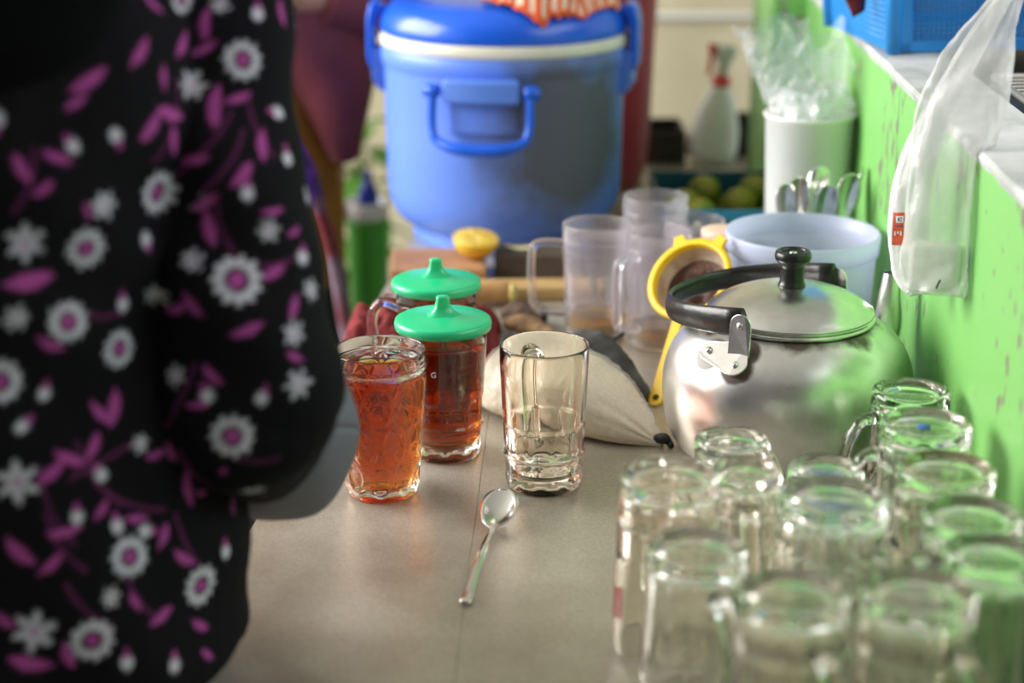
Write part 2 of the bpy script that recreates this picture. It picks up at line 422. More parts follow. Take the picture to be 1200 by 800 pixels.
lm2 = mug('lidded_mug', 'glass mug of dark tea, green lid, standing against the maroon cloth', (p2.x, p2.y+0.005, 0), R(172), 0.129, 0.0425, 0.036, g_clear, 'panel', group=g2)
tea(lm2, 0.0425, 0.036, 0.129, 0.0028, 0.013, 0.113, tea_dark); lid_part(lm2, 0.1295, 0.2)
# empty mug
p = atZ(637, 566)
em = mug('empty_mug', 'upright empty clear glass mug with panelled foot, standing in front of the sugar bag', (p.x, p.y, 0), R(103), 0.1395, 0.0415, 0.036, g_warm, 'panel')
tea(em, 0.0415, 0.036, 0.1395, 0.0028, 0.013, 0.0165, glass('tea_dregs', (1, 1, 1), 1.33, absorb=(0.9, 0.6, 0.1), density=30))

# inverted mugs: top centre pixel, depth, height, base radius, rim radius, style, handle angle
g3 = 'upturned glass mugs drying on the table'
inv = [
 (858, 513, 1.50, 0.114, 0.0314, 0.037, 'flute', 40, g_clear, 'upturned small glass mug standing closest to the kettle bracket side'),
 (875, 547, 1.40, 0.128, 0.0275, 0.036, 'panel', -92, g_warm, 'upturned narrow glass mug whose handle points away from the kettle'),
 (785, 553, 1.352, 0.142, 0.038, 0.0415, 'panel', 100, g_warm, 'upturned tall glass mug with a red printed label low on its side'),
 (817, 640, 1.26, 0.128, 0.036, 0.0395, 'flute', -72, g_clear, 'upturned fluted glass mug standing next to the mug with the red label'),
 (968, 545, 1.432, 0.117, 0.030, 0.036, 'flute', 150, g_clear, 'upturned glass mug between the kettle and the oval-dimpled glass'),
 (978, 573, 1.31, 0.143, 0.039, 0.0425, 'oval', None, g_clear, 'upturned oval-dimpled glass without handle, among the upturned mugs'),
 (930, 690, 1.151, 0.147, 0.036, 0.0378, 'panel', -70, g_warm, 'upturned glass mug in the last row, farther from the green wall'),
 (1077, 690, 1.14, 0.152, 0.037, 0.0393, 'panel', -60, g_warm, 'upturned glass mug in the last row, nearer the green wall'),
 (1068, 455, 1.598, 0.12, 0.035, 0.039, 'flute', 195, g_clear, 'first upturned glass mug along the green wall, next to the kettle'),
 (1085, 494, 1.478, 0.135, 0.038, 0.040, 'panel', 185, g_clear, 'second upturned glass mug from the kettle along the green wall, blue mark in its base'),
 (1109, 546, 1.376, 0.138, 0.038, 0.040, 'panel', 180, g_warm, 'third upturned glass mug from the kettle along the green wall, brown-stained base ring'),
 (1140, 600, 1.28, 0.1425, 0.036, 0.0385, 'panel', 205, g_clear, 'fourth upturned glass mug from the kettle along the green wall'),
 (1163, 645, 1.205, 0.148, 0.033, 0.037, 'flute', 20, g_green, 'fifth upturned glass mug from the kettle along the green wall, greenish glass'),
]
INV = []
for i, (px, py, D, hh, rb, rr, st, ha, gm, lab) in enumerate(inv):
    q = atD(px, py, D)
    o = mug('upturned_mug' if ha is not None else 'upturned_glass', lab, (q.x, q.y, 0), R(ha or 0), hh, rr, rb, gm, st, flip=True, group=g3, handle=ha is not None,
            n=9 if st == 'oval' else (12 if st == 'flute' else 10), amp=0.0022 if st != 'flute' else 0.0024, base=0.012, hout=0.026, hr=0.0056)
    INV.append(o)
# red label patch curved around the side of the third one
lb = INV[2]
def lab_fn(u, v):
    a = R(192-100) + (u-0.5)*0.62; z = 0.026 + v*0.026 + 0.008*(u-0.5); r = 0.04125+0.0003 - z*0.024
    return (r*cos(a), r*sin(a), z)
pt = mk('printed_label', *grid(10, 4, lab_fn), g_red, lb, recalc=False)
pt['label'] = 'red printed label'
bl = mk('printed_mark', *lathe([(0, 0), (0.006, 0), (0.006, 0.0006), (0, 0.0006)], 14), mat('blue_print', (0.03, 0.14, 0.5), 0.4), INV[9], loc=(0.002, 0.003, 0.1308))
rg = mk('stain_ring', *tube([(0.030*cos(t*pi/24), 0.030*sin(t*pi/24), 0.1372) for t in range(48)], 0.0007, 6, closed=True), mat('brown_stain', (0.25, 0.11, 0.03), 0.6), INV[10])

# ------------------------------------------------------------------ clear plastic mugs
g_pl = glass('clear_plastic', (0.97, 0.94, 0.98), 1.4, 0.14)
nt = g_pl.node_tree; dfu = N(nt, 'ShaderNodeBsdfTranslucent'); dfu.inputs[0].default_value = (0.93, 0.88, 0.95, 1)
dfd = N(nt, 'ShaderNodeBsdfDiffuse'); dfd.inputs[0].default_value = (0.93, 0.88, 0.95, 1)
mxa = N(nt, 'ShaderNodeMixShader'); mxa.inputs[0].default_value = 0.5; nt.links.new(dfu.outputs[0], mxa.inputs[1]); nt.links.new(dfd.outputs[0], mxa.inputs[2])
mxb = N(nt, 'ShaderNodeMixShader'); mxb.inputs[0].default_value = 0.10; nt.links.new(nt.nodes['Principled BSDF'].outputs[0], mxb.inputs[1]); nt.links.new(mxa.outputs[0], mxb.inputs[2])
nt.links.new(mxb.outputs[0], nt.nodes['Material Output'].inputs['Surface'])
g4 = 'clear plastic mugs beside the blue cooler'
tea_or = glass('orange_drink', (1, 1, 1), 1.33, absorb=(0.95, 0.72, 0.1), density=40)
def pmug(px, py, D, rz, lab, hh=0.137, rr=0.0405, rb=0.036, hout=0.036, lvl=None):
    q = atD(px, py, D)
    t = thing('plastic_mug', lab, 'mug', (q.x, q.y, 0), R(rz), g4)
    me = mug_mesh(('pl', hh, rr), hh, rr, rb, 0.0022, 0.008, mod_flute(hh, 12, 0.0013), False)
    mko('mug_body', me, g_pl, t)
    P = [(rr-0.0035, 0, hh*0.82), (rr+hout*0.7, 0, hh*0.83), (rr+hout, 0, hh*0.75), (rr+hout, 0, hh*0.4), (rr+hout*0.8, 0, hh*0.24), (rb-0.0015, 0, hh*0.2)]
    mk('handle', *tube(resample(P, 5), 0.0062, 12, up=(0, 1, 0), flat=(1.1, 0.75)), g_pl, t)
    mk('rim_band', *tube([((rr-0.0008)*cos(a*pi/24), (rr-0.0008)*sin(a*pi/24), hh*0.87) for a in range(48)], 0.0013, 8, closed=True), g_pl, t)
    if lvl: tea(t, rr, rb, hh, 0.0022, 0.008, lvl, tea_or)
    return t
pmug(700, 263, 2.10, 180, 'clear plastic mug with a square handle turned to the cutting board, a little drink left', lvl=0.03)
pmug(772, 294, 2.07, 222, 'clear plastic mug standing right behind the yellow strainer, a little drink left', rr=0.038, rb=0.034, lvl=0.026, hout=0.03)
pmug(768, 258, 2.24, 60, 'clear plastic mug against the foot of the cooler, near the fruit crate')
pmug(814, 277, 2.16, 80, 'clear plastic mug between the yellow strainer and the peach-lidded jar', rr=0.036, rb=0.033, hh=0.128)

# ------------------------------------------------------------------ kettle
KC = Vector((0.271, 1.668, 0))
ka = Vector((-0.69, -0.724, 0)); kp = Vector((-0.724, 0.69, 0))
BE = R(47); KO1 = ka*0.1005+Vector((0, 0, 0.1255))
mk_al = bpy.data.materials.new('worn_aluminium'); mk_al.use_nodes = True; nt = mk_al.node_tree; b = nt.nodes['Principled BSDF']
tc = N(nt, 'ShaderNodeTexCoord'); ob = tc.outputs['Object']
sp = N(nt, 'ShaderNodeSeparateXYZ'); nt.links.new(ob, sp.inputs[0])
na = N(nt, 'ShaderNodeTexNoise', i_Scale=35.0, i_Detail=6.0); nt.links.new(ob, na.inputs[0])
mp = N(nt, 'ShaderNodeMapping'); mp.inputs['Scale'].default_value = (60, 60, 2.5); nt.links.new(ob, mp.inputs[0])
ns = N(nt, 'ShaderNodeTexNoise', i_Scale=1.0, i_Detail=3.0); nt.links.new(mp.outputs[0], ns.inputs[0])
alc = ramp(nt, na.outputs[0], [(0.25, (0.72, 0.71, 0.70)), (0.7, (0.9, 0.9, 0.89))])
vd = N(nt, 'ShaderNodeVectorMath', operation='DISTANCE'); nt.links.new(ob, vd.inputs[0])
tgk = Vector((-ka.y, ka.x, 0))
nlk = (ka*cos(BE)+Vector((0, 0, sin(BE)))); vlk = nlk.cross(tgk); vlk = vlk if vlk.z > 0 else -vlk
lob = [KO1+tgk*-0.0185+vlk*-0.005, KO1+tgk*0.0165+vlk*-0.0125, KO1+tgk*0.0145+vlk*0.003]
vd.inputs[1].default_value = lob[0]; dmin = vd.outputs['Value']
for q_ in lob[1:]:
    v2_ = N(nt, 'ShaderNodeVectorMath', operation='DISTANCE'); nt.links.new(ob, v2_.inputs[0]); v2_.inputs[1].default_value = q_
    dmin = mth(nt, 'MINIMUM', dmin, v2_.outputs['Value'])
d1 = mth(nt, 'ADD', dmin, mth(nt, 'MULTIPLY', mth(nt, 'SUBTRACT', na.outputs[0], 0.5), 0.010))
rust1 = ramp(nt, d1, [(0.0165, (1, 1, 1)), (0.0195, (0, 0, 0))])
zz = mth(nt, 'ADD', sp.outputs[2], mth(nt, 'MULTIPLY', mth(nt, 'SUBTRACT', na.outputs[0], 0.5), 0.03))
rust2 = ramp(nt, zz, [(0.1305, (0, 0, 0)), (0.1355, (1, 1, 1))])
streak = ramp(nt, ns.outputs[0], [(0.62, (0, 0, 0)), (0.72, (0.35, 0.35, 0.35))])
rs = mth(nt, 'MAXIMUM', rust1, rust2)
c = mixc(nt, streak, alc, (0.9, 0.88, 0.85)); c = mixc(nt, mth(nt, 'MULTIPLY', rs, 0.92), c, (0.06, 0.022, 0.01))
nt.links.new(c, b.inputs['Base Color']); nt.links.new(mth(nt, 'SUBTRACT', 1.0, rs), b.inputs['Metallic'])
nt.links.new(ramp(nt, na.outputs[0], [(0.2, (0.36,)*3), (0.8, (0.26,)*3)]), b.inputs['Roughness'])
bpn = N(nt, 'ShaderNodeBump', i_Strength=0.08, i_Distance=0.002); nt.links.new(na.outputs[0], bpn.inputs['Height']); nt.links.new(bpn.outputs[0], b.inputs['Normal'])
m_al2 = mat('bright_aluminium', (0.86, 0.86, 0.86), 0.24, 1.0, bump=0.05, bscale=60, var=0.12, scale=50)
m_black = mat('worn_bakelite', (0.012, 0.012, 0.013), 0.28, color2=(0.02, 0.02, 0.02), scale=60, bump=0.15, bscale=120)
kt = thing('kettle', 'large round aluminium kettle with black knob and folded-down black handle, rust around the bracket', 'kettle', KC)
KB = [(0, 0.001), (0.088, 0.0), (0.1, 0.004), (0.110, 0.013), (0.1175, 0.03), (0.1215, 0.05), (0.1225, 0.068), (0.121, 0.086), (0.1155, 0.103), (0.107, 0.1165), (0.096, 0.1275), (0.0865, 0.1335), (0.080, 0.136), (0.078, 0.1345), (0.076, 0.12), (0.0, 0.119)]
def smooth_prof(P, k=4):
    return [(max(0, v.x), v.z) for v in resample([(r, 0, z) for r, z in P], k)]
mk('kettle_body', *lathe(smooth_prof(KB[:13], 4)+KB[13:], 96), mk_al, kt)
LP = [(0, 0.139), (0.079, 0.1365), (0.081, 0.137), (0.0822, 0.139), (0.0815, 0.1408), (0.0795, 0.1418), (0.0785, 0.1432), (0.0805, 0.1442), (0.0808, 0.146), (0.079, 0.1474), (0.074, 0.1515), (0.063, 0.1578), (0.045, 0.1645), (0.026, 0.1685), (0.012, 0.1695), (0, 0.1696)]
ld = mk('kettle_lid', *lathe(LP[:3]+smooth_prof(LP[3:], 3), 96), mat('lid_aluminium', (0.82, 0.82, 0.81), 0.27, 1.0, var=0.18, scale=40, bump=0.06, bscale=45), kt)
KN = [(0, 0.167), (0.0125, 0.167), (0.0135, 0.1705), (0.0118, 0.175), (0.0115, 0.185), (0.0125, 0.1905), (0.0165, 0.1945), (0.0178, 0.199), (0.0165, 0.2035), (0.0135, 0.2042), (0.011, 0.2015), (0, 0.2012)]
mk('knob', *lathe(KN[:2]+smooth_prof(KN[2:], 3), 40), m_black, ld)
mk('screw', *lathe([(0, 0.201), (0.004, 0.2012), (0.0035, 0.203), (0, 0.2034)], 16), m_al2, ld)
# folded handle
ph = []
for i in range(41):
    f = pi*i/40
    cc, ss = cos(f), sin(f)
    cc = math.copysign(abs(cc)**0.85, cc); ss = abs(ss)**0.8
    ph.append(ka*cc*0.0945 + tgk*(0.0135*cc) + kp*ss*0.130 + Vector((0, 0, 0.1555 - 0.018*ss)))
V, Fc = tube(ph, [0.0135, 0.0115, 0.0105, 0.0100, 0.0105, 0.0115, 0.0135], 16, up=(0, 0, 1), flat=(1.05, 0.42))
hd = mk('handle', V, Fc, m_black, kt)
m_wear = mat('worn_handle_edge', (0.5, 0.5, 0.48), 0.4)
def hull(P):
    P = sorted(set(P)); o = []
    for seq in (P, P[::-1]):
        h_ = []
        for p_ in seq:
            while len(h_) > 1 and (h_[-1][0]-h_[-2][0])*(p_[1]-h_[-2][1])-(h_[-1][1]-h_[-2][1])*(p_[0]-h_[-2][0]) <= 0: h_.pop()
            h_.append(p_)
        o += h_[:-1]
    return o
def bracket(sgn):
    a = ka*sgn; tang = Vector((-a.y, a.x, 0))
    def circ(cx, cy, r): return [(round(cx+r*cos(t*pi/8), 5), round(cy+r*sin(t*pi/8), 5)) for t in range(16)]
    low = hull(circ(-0.0185, -0.005, 0.0105)+circ(0.0165, -0.0125, 0.0115)+circ(0.013, 0.004, 0.008))
    tab = hull(circ(0.0135, 0.027, 0.0112)+[(0.0023, -0.002), (0.0247, -0.002)])
    be = BE
    nl = (a*cos(be)+Vector((0, 0, sin(be)))).normalized(); vl = nl.cross(tang); vl = vl if vl.z > 0 else -vl
    nt_ = (a*cos(R(4))+Vector((0, 0, sin(R(4))))).normalized(); vt = nt_.cross(tang); vt = vt if vt.z > 0 else -vt
    o1 = a*0.1005+Vector((0, 0, 0.1255))
    def T4(o_, x_, y_, z_): return Matrix(((x_.x, y_.x, z_.x, o_.x), (x_.y, y_.y, z_.y, o_.y), (x_.z, y_.z, z_.z, o_.z), (0, 0, 0, 1)))
    M1 = T4(o1, tang, vl, nl); o2 = o1 + vl*0.001 + a*0.0005; M2 = T4(o2, tang, vt, nt_)
    def bend(vf): return [v - a*((v-o1).dot(tang)**2/0.25) for v in vf[0]], vf[1]
    bk = mk('bracket', *join(bend(xf(prism(low, 0.0006, 0.0026, 0.0004), M1)), bend(xf(prism(tab, 0.0008, 0.0028, 0.0004), M2))), m_al2, kt, smooth=False)
    for M_, u, v in ((M1, -0.0185, -0.005), (M1, 0.0165, -0.0125), (M2, 0.0135, 0.027)):
        c0 = M_@Vector((u, v, 0.0026)); c0 -= a*((c0-o1).dot(tang)**2/0.25)
        q = M_.copy(); q.translation = c0
        mk('rivet', *xf(lathe([(0, 0), (0.0036, 0), (0.0034, 0.0012), (0.002, 0.0022), (0, 0.0025)], 14), q), m_al2, bk)
bracket(1); bracket(-1)
# spout
sd = (atD(1046, 320, 1.80)-KC); sdir = Vector((sd.x, sd.y, 0)).normalized()
tip = Vector((sd.x, sd.y, 0.163)); P0 = sdir*0.100 + Vector((0, 0, 0.082)); P1 = sdir*0.125+Vector((0, 0, 0.105))
sp_path = resample([P0, P1, tip*0.6+P1*0.4, tip], 6)
V, Fc = tube(sp_path, [0.021, 0.0155, 0.0115, 0.0088], 20, cap=False)
n = 20; V2, F2 = tube(sp_path[4:], [0.011, 0.0095, 0.0072], 20, cap=False)
mk('spout', *join((V, Fc), (V2, F2)), mat('spout_aluminium', (0.86, 0.86, 0.86), 0.3, 1.0), kt)

# ------------------------------------------------------------------ yellow strainer
m_yel = mat('yellow_plastic', (0.9, 0.56, 0.01), 0.38)
tipp = atZ(768, 476) + Vector((0, 0, 0.004)); rc = atD(808, 327, 1.955)
dd = (rc-tipp); L = dd.length; d = dd.normalized()
e = d.cross(Vector((0, 0, 1))).normalized(); e = (e*0.94 + Vector((0.0, -0.34, 0.0))); e = (e-d*e.dot(d)).normalized()
nn = e.cross(d).normalized()
if nn.y > 0: nn = -nn; e = -e
SM = Matrix(((e.x, d.x, nn.x, 0), (e.y, d.y, nn.y, 0), (e.z, d.z, nn.z, 0), (0, 0, 0, 1)))
strn = thing('tea_strainer', 'yellow plastic tea strainer holding wet brown tea dregs, propped beside the kettle', 'strainer', tipp)
SR = 0.047
def ringp(r0, r1, z0, z1, n=56): return lathe([(r0, z0), (r1, z0), (r1, z1), (r0, z1), (r0, z0)], n)
T = Matrix.Translation((0, L, 0))
mk('rim', *xf(lathe([(SR-0.004, -0.011), (SR-0.001, -0.011), (SR+0.0005, -0.002), (SR+0.003, -0.0015), (SR+0.003, 0.0015), (SR-0.003, 0.0025), (SR-0.0045, 0.0015), (SR-0.004, -0.011)], 64), SM@T), m_yel, strn)
hw = [(-0.0085, 0.004), (-0.0075, 0.0), (-0.003, -0.0035), (0.003, -0.0035), (0.0075, 0.0), (0.0085, 0.004), (0.0055, L-SR+0.004), (-0.0055, L-SR+0.004)]
hv = prism(hw, -0.0022, 0.0022, 0.0006)
mk('handle', *xf(hv, SM), m_yel, strn, smooth=False)
mk('hang_hole', *xf(lathe([(0, 0.0023), (0.0028, 0.0023), (0.0034, 0.0027), (0.0034, 0.0030), (0.0028, 0.0031), (0, 0.0025)], 18), SM@Matrix.Translation((0, 0.0055, 0))), mat('hole_dark', (0.04, 0.03, 0.01), 0.8), strn)
for ang in (62, 118):
    lg = xf(prism([(-0.0085, SR-0.001), (0.0085, SR-0.001), (0.0055, SR+0.0125), (-0.0055, SR+0.0125)], -0.003, 0.002, 0.0006), SM@T@Matrix.Rotation(R(ang-90), 4, 'Z'))
    mk('lug', *lg, m_yel, strn, smooth=False)
bowl = [(SR-0.0035, -0.006)] + [((SR-0.004)*cos(R(a)), -0.006-0.028*sin(R(a))) for a in range(10, 90, 10)] + [(0, -0.034)]
bo = mk('mesh_bowl', *xf(lathe(bowl, 48), SM@T), mat('stained_mesh', (0.62, 0.52, 0.44), 0.7, color2=(0.42, 0.27, 0.18), scale=50, bump=0.5, bscale=900), strn); solid(bo, 0.0006, 0)
def dregs(u, v):
    a = u*2*pi; r = v*(SR-0.010); x, y = r*cos(a), r*sin(a)
    z = -0.006-0.028*math.sqrt(max(0, 1-(r/(SR-0.004))**2)) + 0.004 + 0.016*(0.5+fbm((x*45, y*45, 2)))*max(0, 1-v**3) - 0.004*v
    return (x, y-0.003, z)
mk('dregs', *xf(grid(48, 14, dregs), SM@T), mat('wet_tea_leaves', (0.035, 0.012, 0.006), 0.6, color2=(0.12, 0.05, 0.025), scale=70, bump=0.8, bscale=160), strn)

# ------------------------------------------------------------------ teaspoons
m_steel = mat('stainless_steel', (0.72, 0.71, 0.69), 0.16, 1.0)
def spoon_parts(L=0.135, wb=0.0175, lb=0.05, wh=0.0045, dep=0.008, rise=0.0):
    def sec(s):                                     # half width, dish, z of centre line
        if s < lb:
            f = s/lb; wv = wb*(max(0.0, 1-(2*f**0.85-1)**2))**0.5 if f > 0.0 else 0
            wv = max(wv, 0.0004 if f < 0.5 else 0.0026)
            return wv, dep*(1-(2*f-1)**2)
        g = (s-lb)/(L-lb); return 0.0026+(wh-0.0026)*g**1.2 * (1.0 if g < 0.93 else 1-0.5*((g-0.93)/0.07)**2), 0
    def zc(s):
        if s < lb: return 0.0032 + rise*(1-s/lb)
        g = (s-lb)/(L-lb); return 0.0032 + 0.009*sin(pi*min(1, g*1.15))**1.0*(1-0.55*g)
    def loft(s0, s1, n):
        V = []; Fc = []; K = 9
        for i in range(n):
            s = s0+(s1-s0)*i/(n-1); wv, dp = sec(s)
            for side in (0, 1):
                for k in range(K):
                    u = (k/(K-1))*2-1
                    if side: u = -u
                    V.append((wv*u, -s, zc(s) - dp*(1-u*u)*0.85 + 0.0009*(1-abs(u))*(1 if s > lb else 0) - side*0.0011 + (dep*0.85-0.002 if s < lb else (dep*0.85-0.002)*max(0, 1-(s-lb)/(L-lb)))))
        M = 2*K
        for i in range(n-1):
            for k in range(M): Fc.append((i*M+k, i*M+(k+1) % M, (i+1)*M+(k+1) % M, (i+1)*M+k))
        Fc += [tuple(range(M)), tuple((n-1)*M+k for k in range(M))]
        return V, Fc
    return loft(0.0002, lb+0.0008, 26), loft(lb-0.0006, L, 22)
A = atZ(590, 573, 0.024); A.z = 0; B = atZ(545, 706, 0.003); B.z = 0
ln = (A-B).length; dv = (B-A).normalized()
sb, sh = spoon_parts(ln, 0.0172, 0.05, 0.0052, 0.0075, 0.017)
ts = thing('teaspoon', 'steel teaspoon lying face up on the bare sheet-metal table', 'spoon', A, math.atan2(dv.y, dv.x)+pi/2)
mk('bowl', *sb, m_steel, ts); mk('handle', *sh, m_steel, ts)

# ------------------------------------------------------------------ sugar bag
mb = mat('sugar_in_plastic', (0.90, 0.77, 0.58), 0.5, color2=(0.74, 0.61, 0.45), scale=500, Coat_Weight=0.8, Coat_Roughness=0.12, Subsurface_Weight=0.1)
nt = mb.node_tree; bsd = nt.nodes['Principled BSDF']
tc = N(nt, 'ShaderNodeTexCoord'); mp = N(nt, 'ShaderNodeMapping'); mp.inputs['Scale'].default_value = (45, 120, 80); mp.inputs['Rotation'].default_value = (0, 0, 0.5)
nt.links.new(tc.outputs['Object'], mp.inputs[0]); nz = N(nt, 'ShaderNodeTexNoise', i_Scale=1.0, i_Detail=4.0, i_Distortion=1.5); nt.links.new(mp.outputs[0], nz.inputs[0])
bpn = N(nt, 'ShaderNodeBump', i_Strength=1.0, i_Distance=0.008); nt.links.new(nz.outputs[0], bpn.inputs['Height']); nt.links.new(bpn.outputs[0], bsd.inputs['Coat Normal'])
bp2 = N(nt, 'ShaderNodeBump', i_Strength=0.2, i_Distance=0.003); nt.links.new(nz.outputs[0], bp2.inputs['Height']); nt.links.new(bp2.outputs[0], bsd.inputs['Normal'])
b0, b1 = Vector((-0.024, 1.812, 0)), atZ(776, 523)
bl_ = (b1-b0).length; bd = (b1-b0).normalized()
sbag = thing('sugar_bag', 'clear plastic bag of white sugar, knotted black, lying beside the empty mug', 'bag', b0, math.atan2(bd.y, bd.x))
V, Fc = [], []; NS, NK = 110, 72
for i in range(NS):
    f = i/(NS-1); x = f*bl_
    hw = 0.055*min(1, (f/0.16)**0.5 if f < 0.16 else 1)*(1 if f < 0.5 else max(0.03, (1-((f-0.5)/0.5)**1.9)))
    hz = 0.036*min(1, (f/0.14)**0.5 if f < 0.14 else 1)*(1 if f < 0.45 else max(0.06, 1-((f-0.45)/0.55)**1.7))
    hw = max(hw, 0.003); hz = max(hz, 0.003)
    for k in range(NK):
        a = 2*pi*k/NK; ca, sa = cos(a), sin(a)
        y = hw*math.copysign(abs(ca)**0.8, ca); z = hz*(1+math.copysign(abs(sa)**(0.9 if sa > 0 else 0.55), sa))
        w_ = 0.003*fbm((x*30+5, a*1.5, 3))*min(1, hz/0.02) + 0.0016*sin(a*9+f*5)*max(0, f-0.55)/0.45*min(1, hz/0.01)
        V.append((x, y+w_*ca, max(0.0003, z+w_*sa)))
for i in range(NS-1):
    for k in range(NK): Fc.append((i*NK+k, i*NK+(k+1) % NK, (i+1)*NK+(k+1) % NK, (i+1)*NK+k))
Fc += [tuple(range(NK)), tuple((NS-1)*NK+k for k in range(NK))]
mk('sugar', V, Fc, mb, sbag)
Vf = []
for i in range(NS):
    for k in range(NK):
        v = Vector(V[i*NK+k]); c_ = Vector((v.x, 0, v.z*0.5)); d_ = (v-c_).normalized()
        cr_ = abs(noise.noise(Vector((v.x*28+v.y*30, v.y*95, v.z*95+3)))); cr2 = abs(noise.noise(Vector((v.x*90, v.y*50+7, v.z*50))))
        Vf.append(v + d_*(0.0006+0.0034*(1-min(1, cr_*2.6))+0.0016*(1-min(1, cr2*2.5)))*min(1, max(0.1, v.z/0.01)))
mk('plastic_film', Vf, Fc, film('bag_film_gloss', (0.95, 0.92, 0.87), 0.27, 0.1, 0.35, 120), sbag)
mk('knot', *tube(resample([(bl_-0.008, 0, 0.006), (bl_+0.002, 0, 0.009), (bl_+0.007, 0.002, 0.005), (bl_+0.012, -0.002, 0.004)], 4), [0.0045, 0.006, 0.0035, 0.003], 10), mat('black_rubber', (0.015, 0.015, 0.015), 0.6), sbag)

# ------------------------------------------------------------------ cloths
def cloth(name, label, cat, outline_fn, nu, nv, m, thick=0.0025, loc=(0, 0, 0)):
    o = mk(name, *grid(nu, nv, outline_fn), m, recalc=False, loc=loc); solid(o, thick, 1); return tag(o, label, cat)
m_maroon = mat('maroon_cloth', (0.21, 0.012, 0.016), 0.9, var=0.4, scale=60, bump=0.3, bscale=300)
c0 = atZ(405, 392); c1 = atZ(590, 392)
def maroon(u, v):
    x = c0.x+0.004 + (c1.x-c0.x-0.01)*u; y = 1.915 + 0.155*v
    ed = min(1, 7*u, 7*(1-u), 6*v, 6*(1-v)); ed = ed**0.6
    z = 0.003 + ed*(0.02 + 0.026*abs(fbm((u*6+3, v*4, 1)))*1.6 + 0.012*abs(sin(u*17+3*fbm((u*3, v*3, 5)))))
    return (x+0.012*fbm((u*4, v*4, 8)), y+0.012*fbm((v*4, u*4, 2)), max(0.003, z))
cloth('kitchen_cloth', 'crumpled maroon kitchen cloth behind the two green-lidded mugs', 'cloth', maroon, 70, 40, m_maroon, 0.0025)
m_grey = mat('grey_felt', (0.11, 0.11, 0.115), 0.95, color2=(0.055, 0.05, 0.05), scale=45, bump=0.5, bscale=400)
g0, g1 = atD(645, 415, 1.99), atD(757, 455, 1.905); g0.z = g1.z = 0
gd = (g1-g0); gn = Vector((-gd.y, gd.x, 0)).normalized()
V, Fc = [], []; NS, NK = 44, 28
for i in range(NS):
    f = i/(NS-1); c = g0+gd*f; prof = (sin(pi*min(1, f*1.05+0.02))**0.5 if f < 0.5 else max(0.1, 1-((f-0.5)/0.5)**1.3*0.72))
    for k in range(NK):
        a = 2*pi*k/NK; wv = 0.003*fbm((f*9, cos(a)*2, sin(a)*2+4))*1.6
        yy = 0.026*prof*cos(a); zz = 0.033*prof*(1+sin(a)) if sin(a) > 0 else 0.033*prof*(1-abs(sin(a))**0.5)
        V.append(c + gn*(yy+wv*cos(a)) + Vector((0, 0, max(0.0005, zz+wv))))
for i in range(NS-1):
    for k in range(NK): Fc.append((i*NK+k, i*NK+(k+1) % NK, (i+1)*NK+(k+1) % NK, (i+1)*NK+k))
Fc += [tuple(range(NK)), tuple((NS-1)*NK+k for k in range(NK))]
tag(mk('rag', V, Fc, m_grey), 'rolled dark grey rag lying between the sugar bag and the kettle', 'rag')
k0, k1 = atD(714, 402, 1.94), atD(727, 393, 1.95)
kn = thing('paring_knife', 'small knife with a thin black handle sticking up from the grey rag', 'knife', k0)
mk('handle', *tube([k1-k0+Vector((0.004, 0.002, 0.002)), Vector((0, 0, 0)), Vector((-0.012, -0.004, -0.006))], [0.0022, 0.003, 0.0028], 8, flat=(1, 0.6)), mat('black_plastic', (0.015, 0.015, 0.016), 0.4), kn)
mk('blade', *tube([Vector((-0.011, -0.004, -0.0055)), Vector((-0.034, -0.004, -0.014))], [0.005, 0.001], 8, flat=(1, 0.12)), m_steel, kn)

# ------------------------------------------------------------------ boards and fruit in front of the cooler
m_board = mat('board_wood', (0.42, 0.22, 0.1), 0.65, color2=(0.28, 0.13, 0.06), scale=18, bump=0.2)
m_board2 = mat('dark_plank', (0.1, 0.07, 0.05), 0.75, color2=(0.05, 0.035, 0.025), scale=22, bump=0.3)
m_pale = mat('pale_plank', (0.55, 0.36, 0.15), 0.65, color2=(0.42, 0.26, 0.1), scale=20, bump=0.2)
def block(name, label, cat, cx, cy, z0, sx, sy, sz, rz, m, bev=0.004):
    o = mk(name, *box(0, 0, sz/2, sx, sy, sz, bev), m, loc=(cx, cy, z0), smooth=False); o.rotation_euler = (0, 0, rz); return tag(o, label, cat)
bq = atZ(507, 322, 0.028)
block('cutting_board', 'thick brown wooden cutting board at the foot of the blue cooler', 'board', bq.x+0.004, 2.285, 0, 0.125, 0.11, 0.027, 0.05, m_board)
block('plank', 'dark weathered wooden plank between the orange half and the plastic mugs', 'plank', 0.030, 2.30, 0, 0.105, 0.06, 0.036, -0.04, m_board2)
block('plank', 'pale narrow wooden plank beneath the dark plank, next to the plastic mugs', 'plank', 0.032, 2.202, 0, 0.15, 0.045, 0.018, 0.06, m_pale)
q = Vector((-0.048, 2.158, 0.0))
pes = thing('pestle', 'stubby turned wooden pestle lying in front of the cutting board', 'pestle', q)
mk('shaft', *xf(lathe(smooth_prof([(0, -0.05), (0.012, -0.046), (0.013, -0.02), (0.014, 0.01), (0.0165, 0.026), (0.0165, 0.036), (0.01, 0.043), (0, 0.044)], 3), 24), Matrix.Translation((0, 0, 0.0168))@Matrix.Rotation(R(96), 4, 'Z')@Matrix.Rotation(pi/2, 4, 'X')@Matrix.Rotation(pi, 4, 'Y')), mat('turned_wood', (0.5, 0.27, 0.1), 0.5, var=0.3, scale=30), pes)
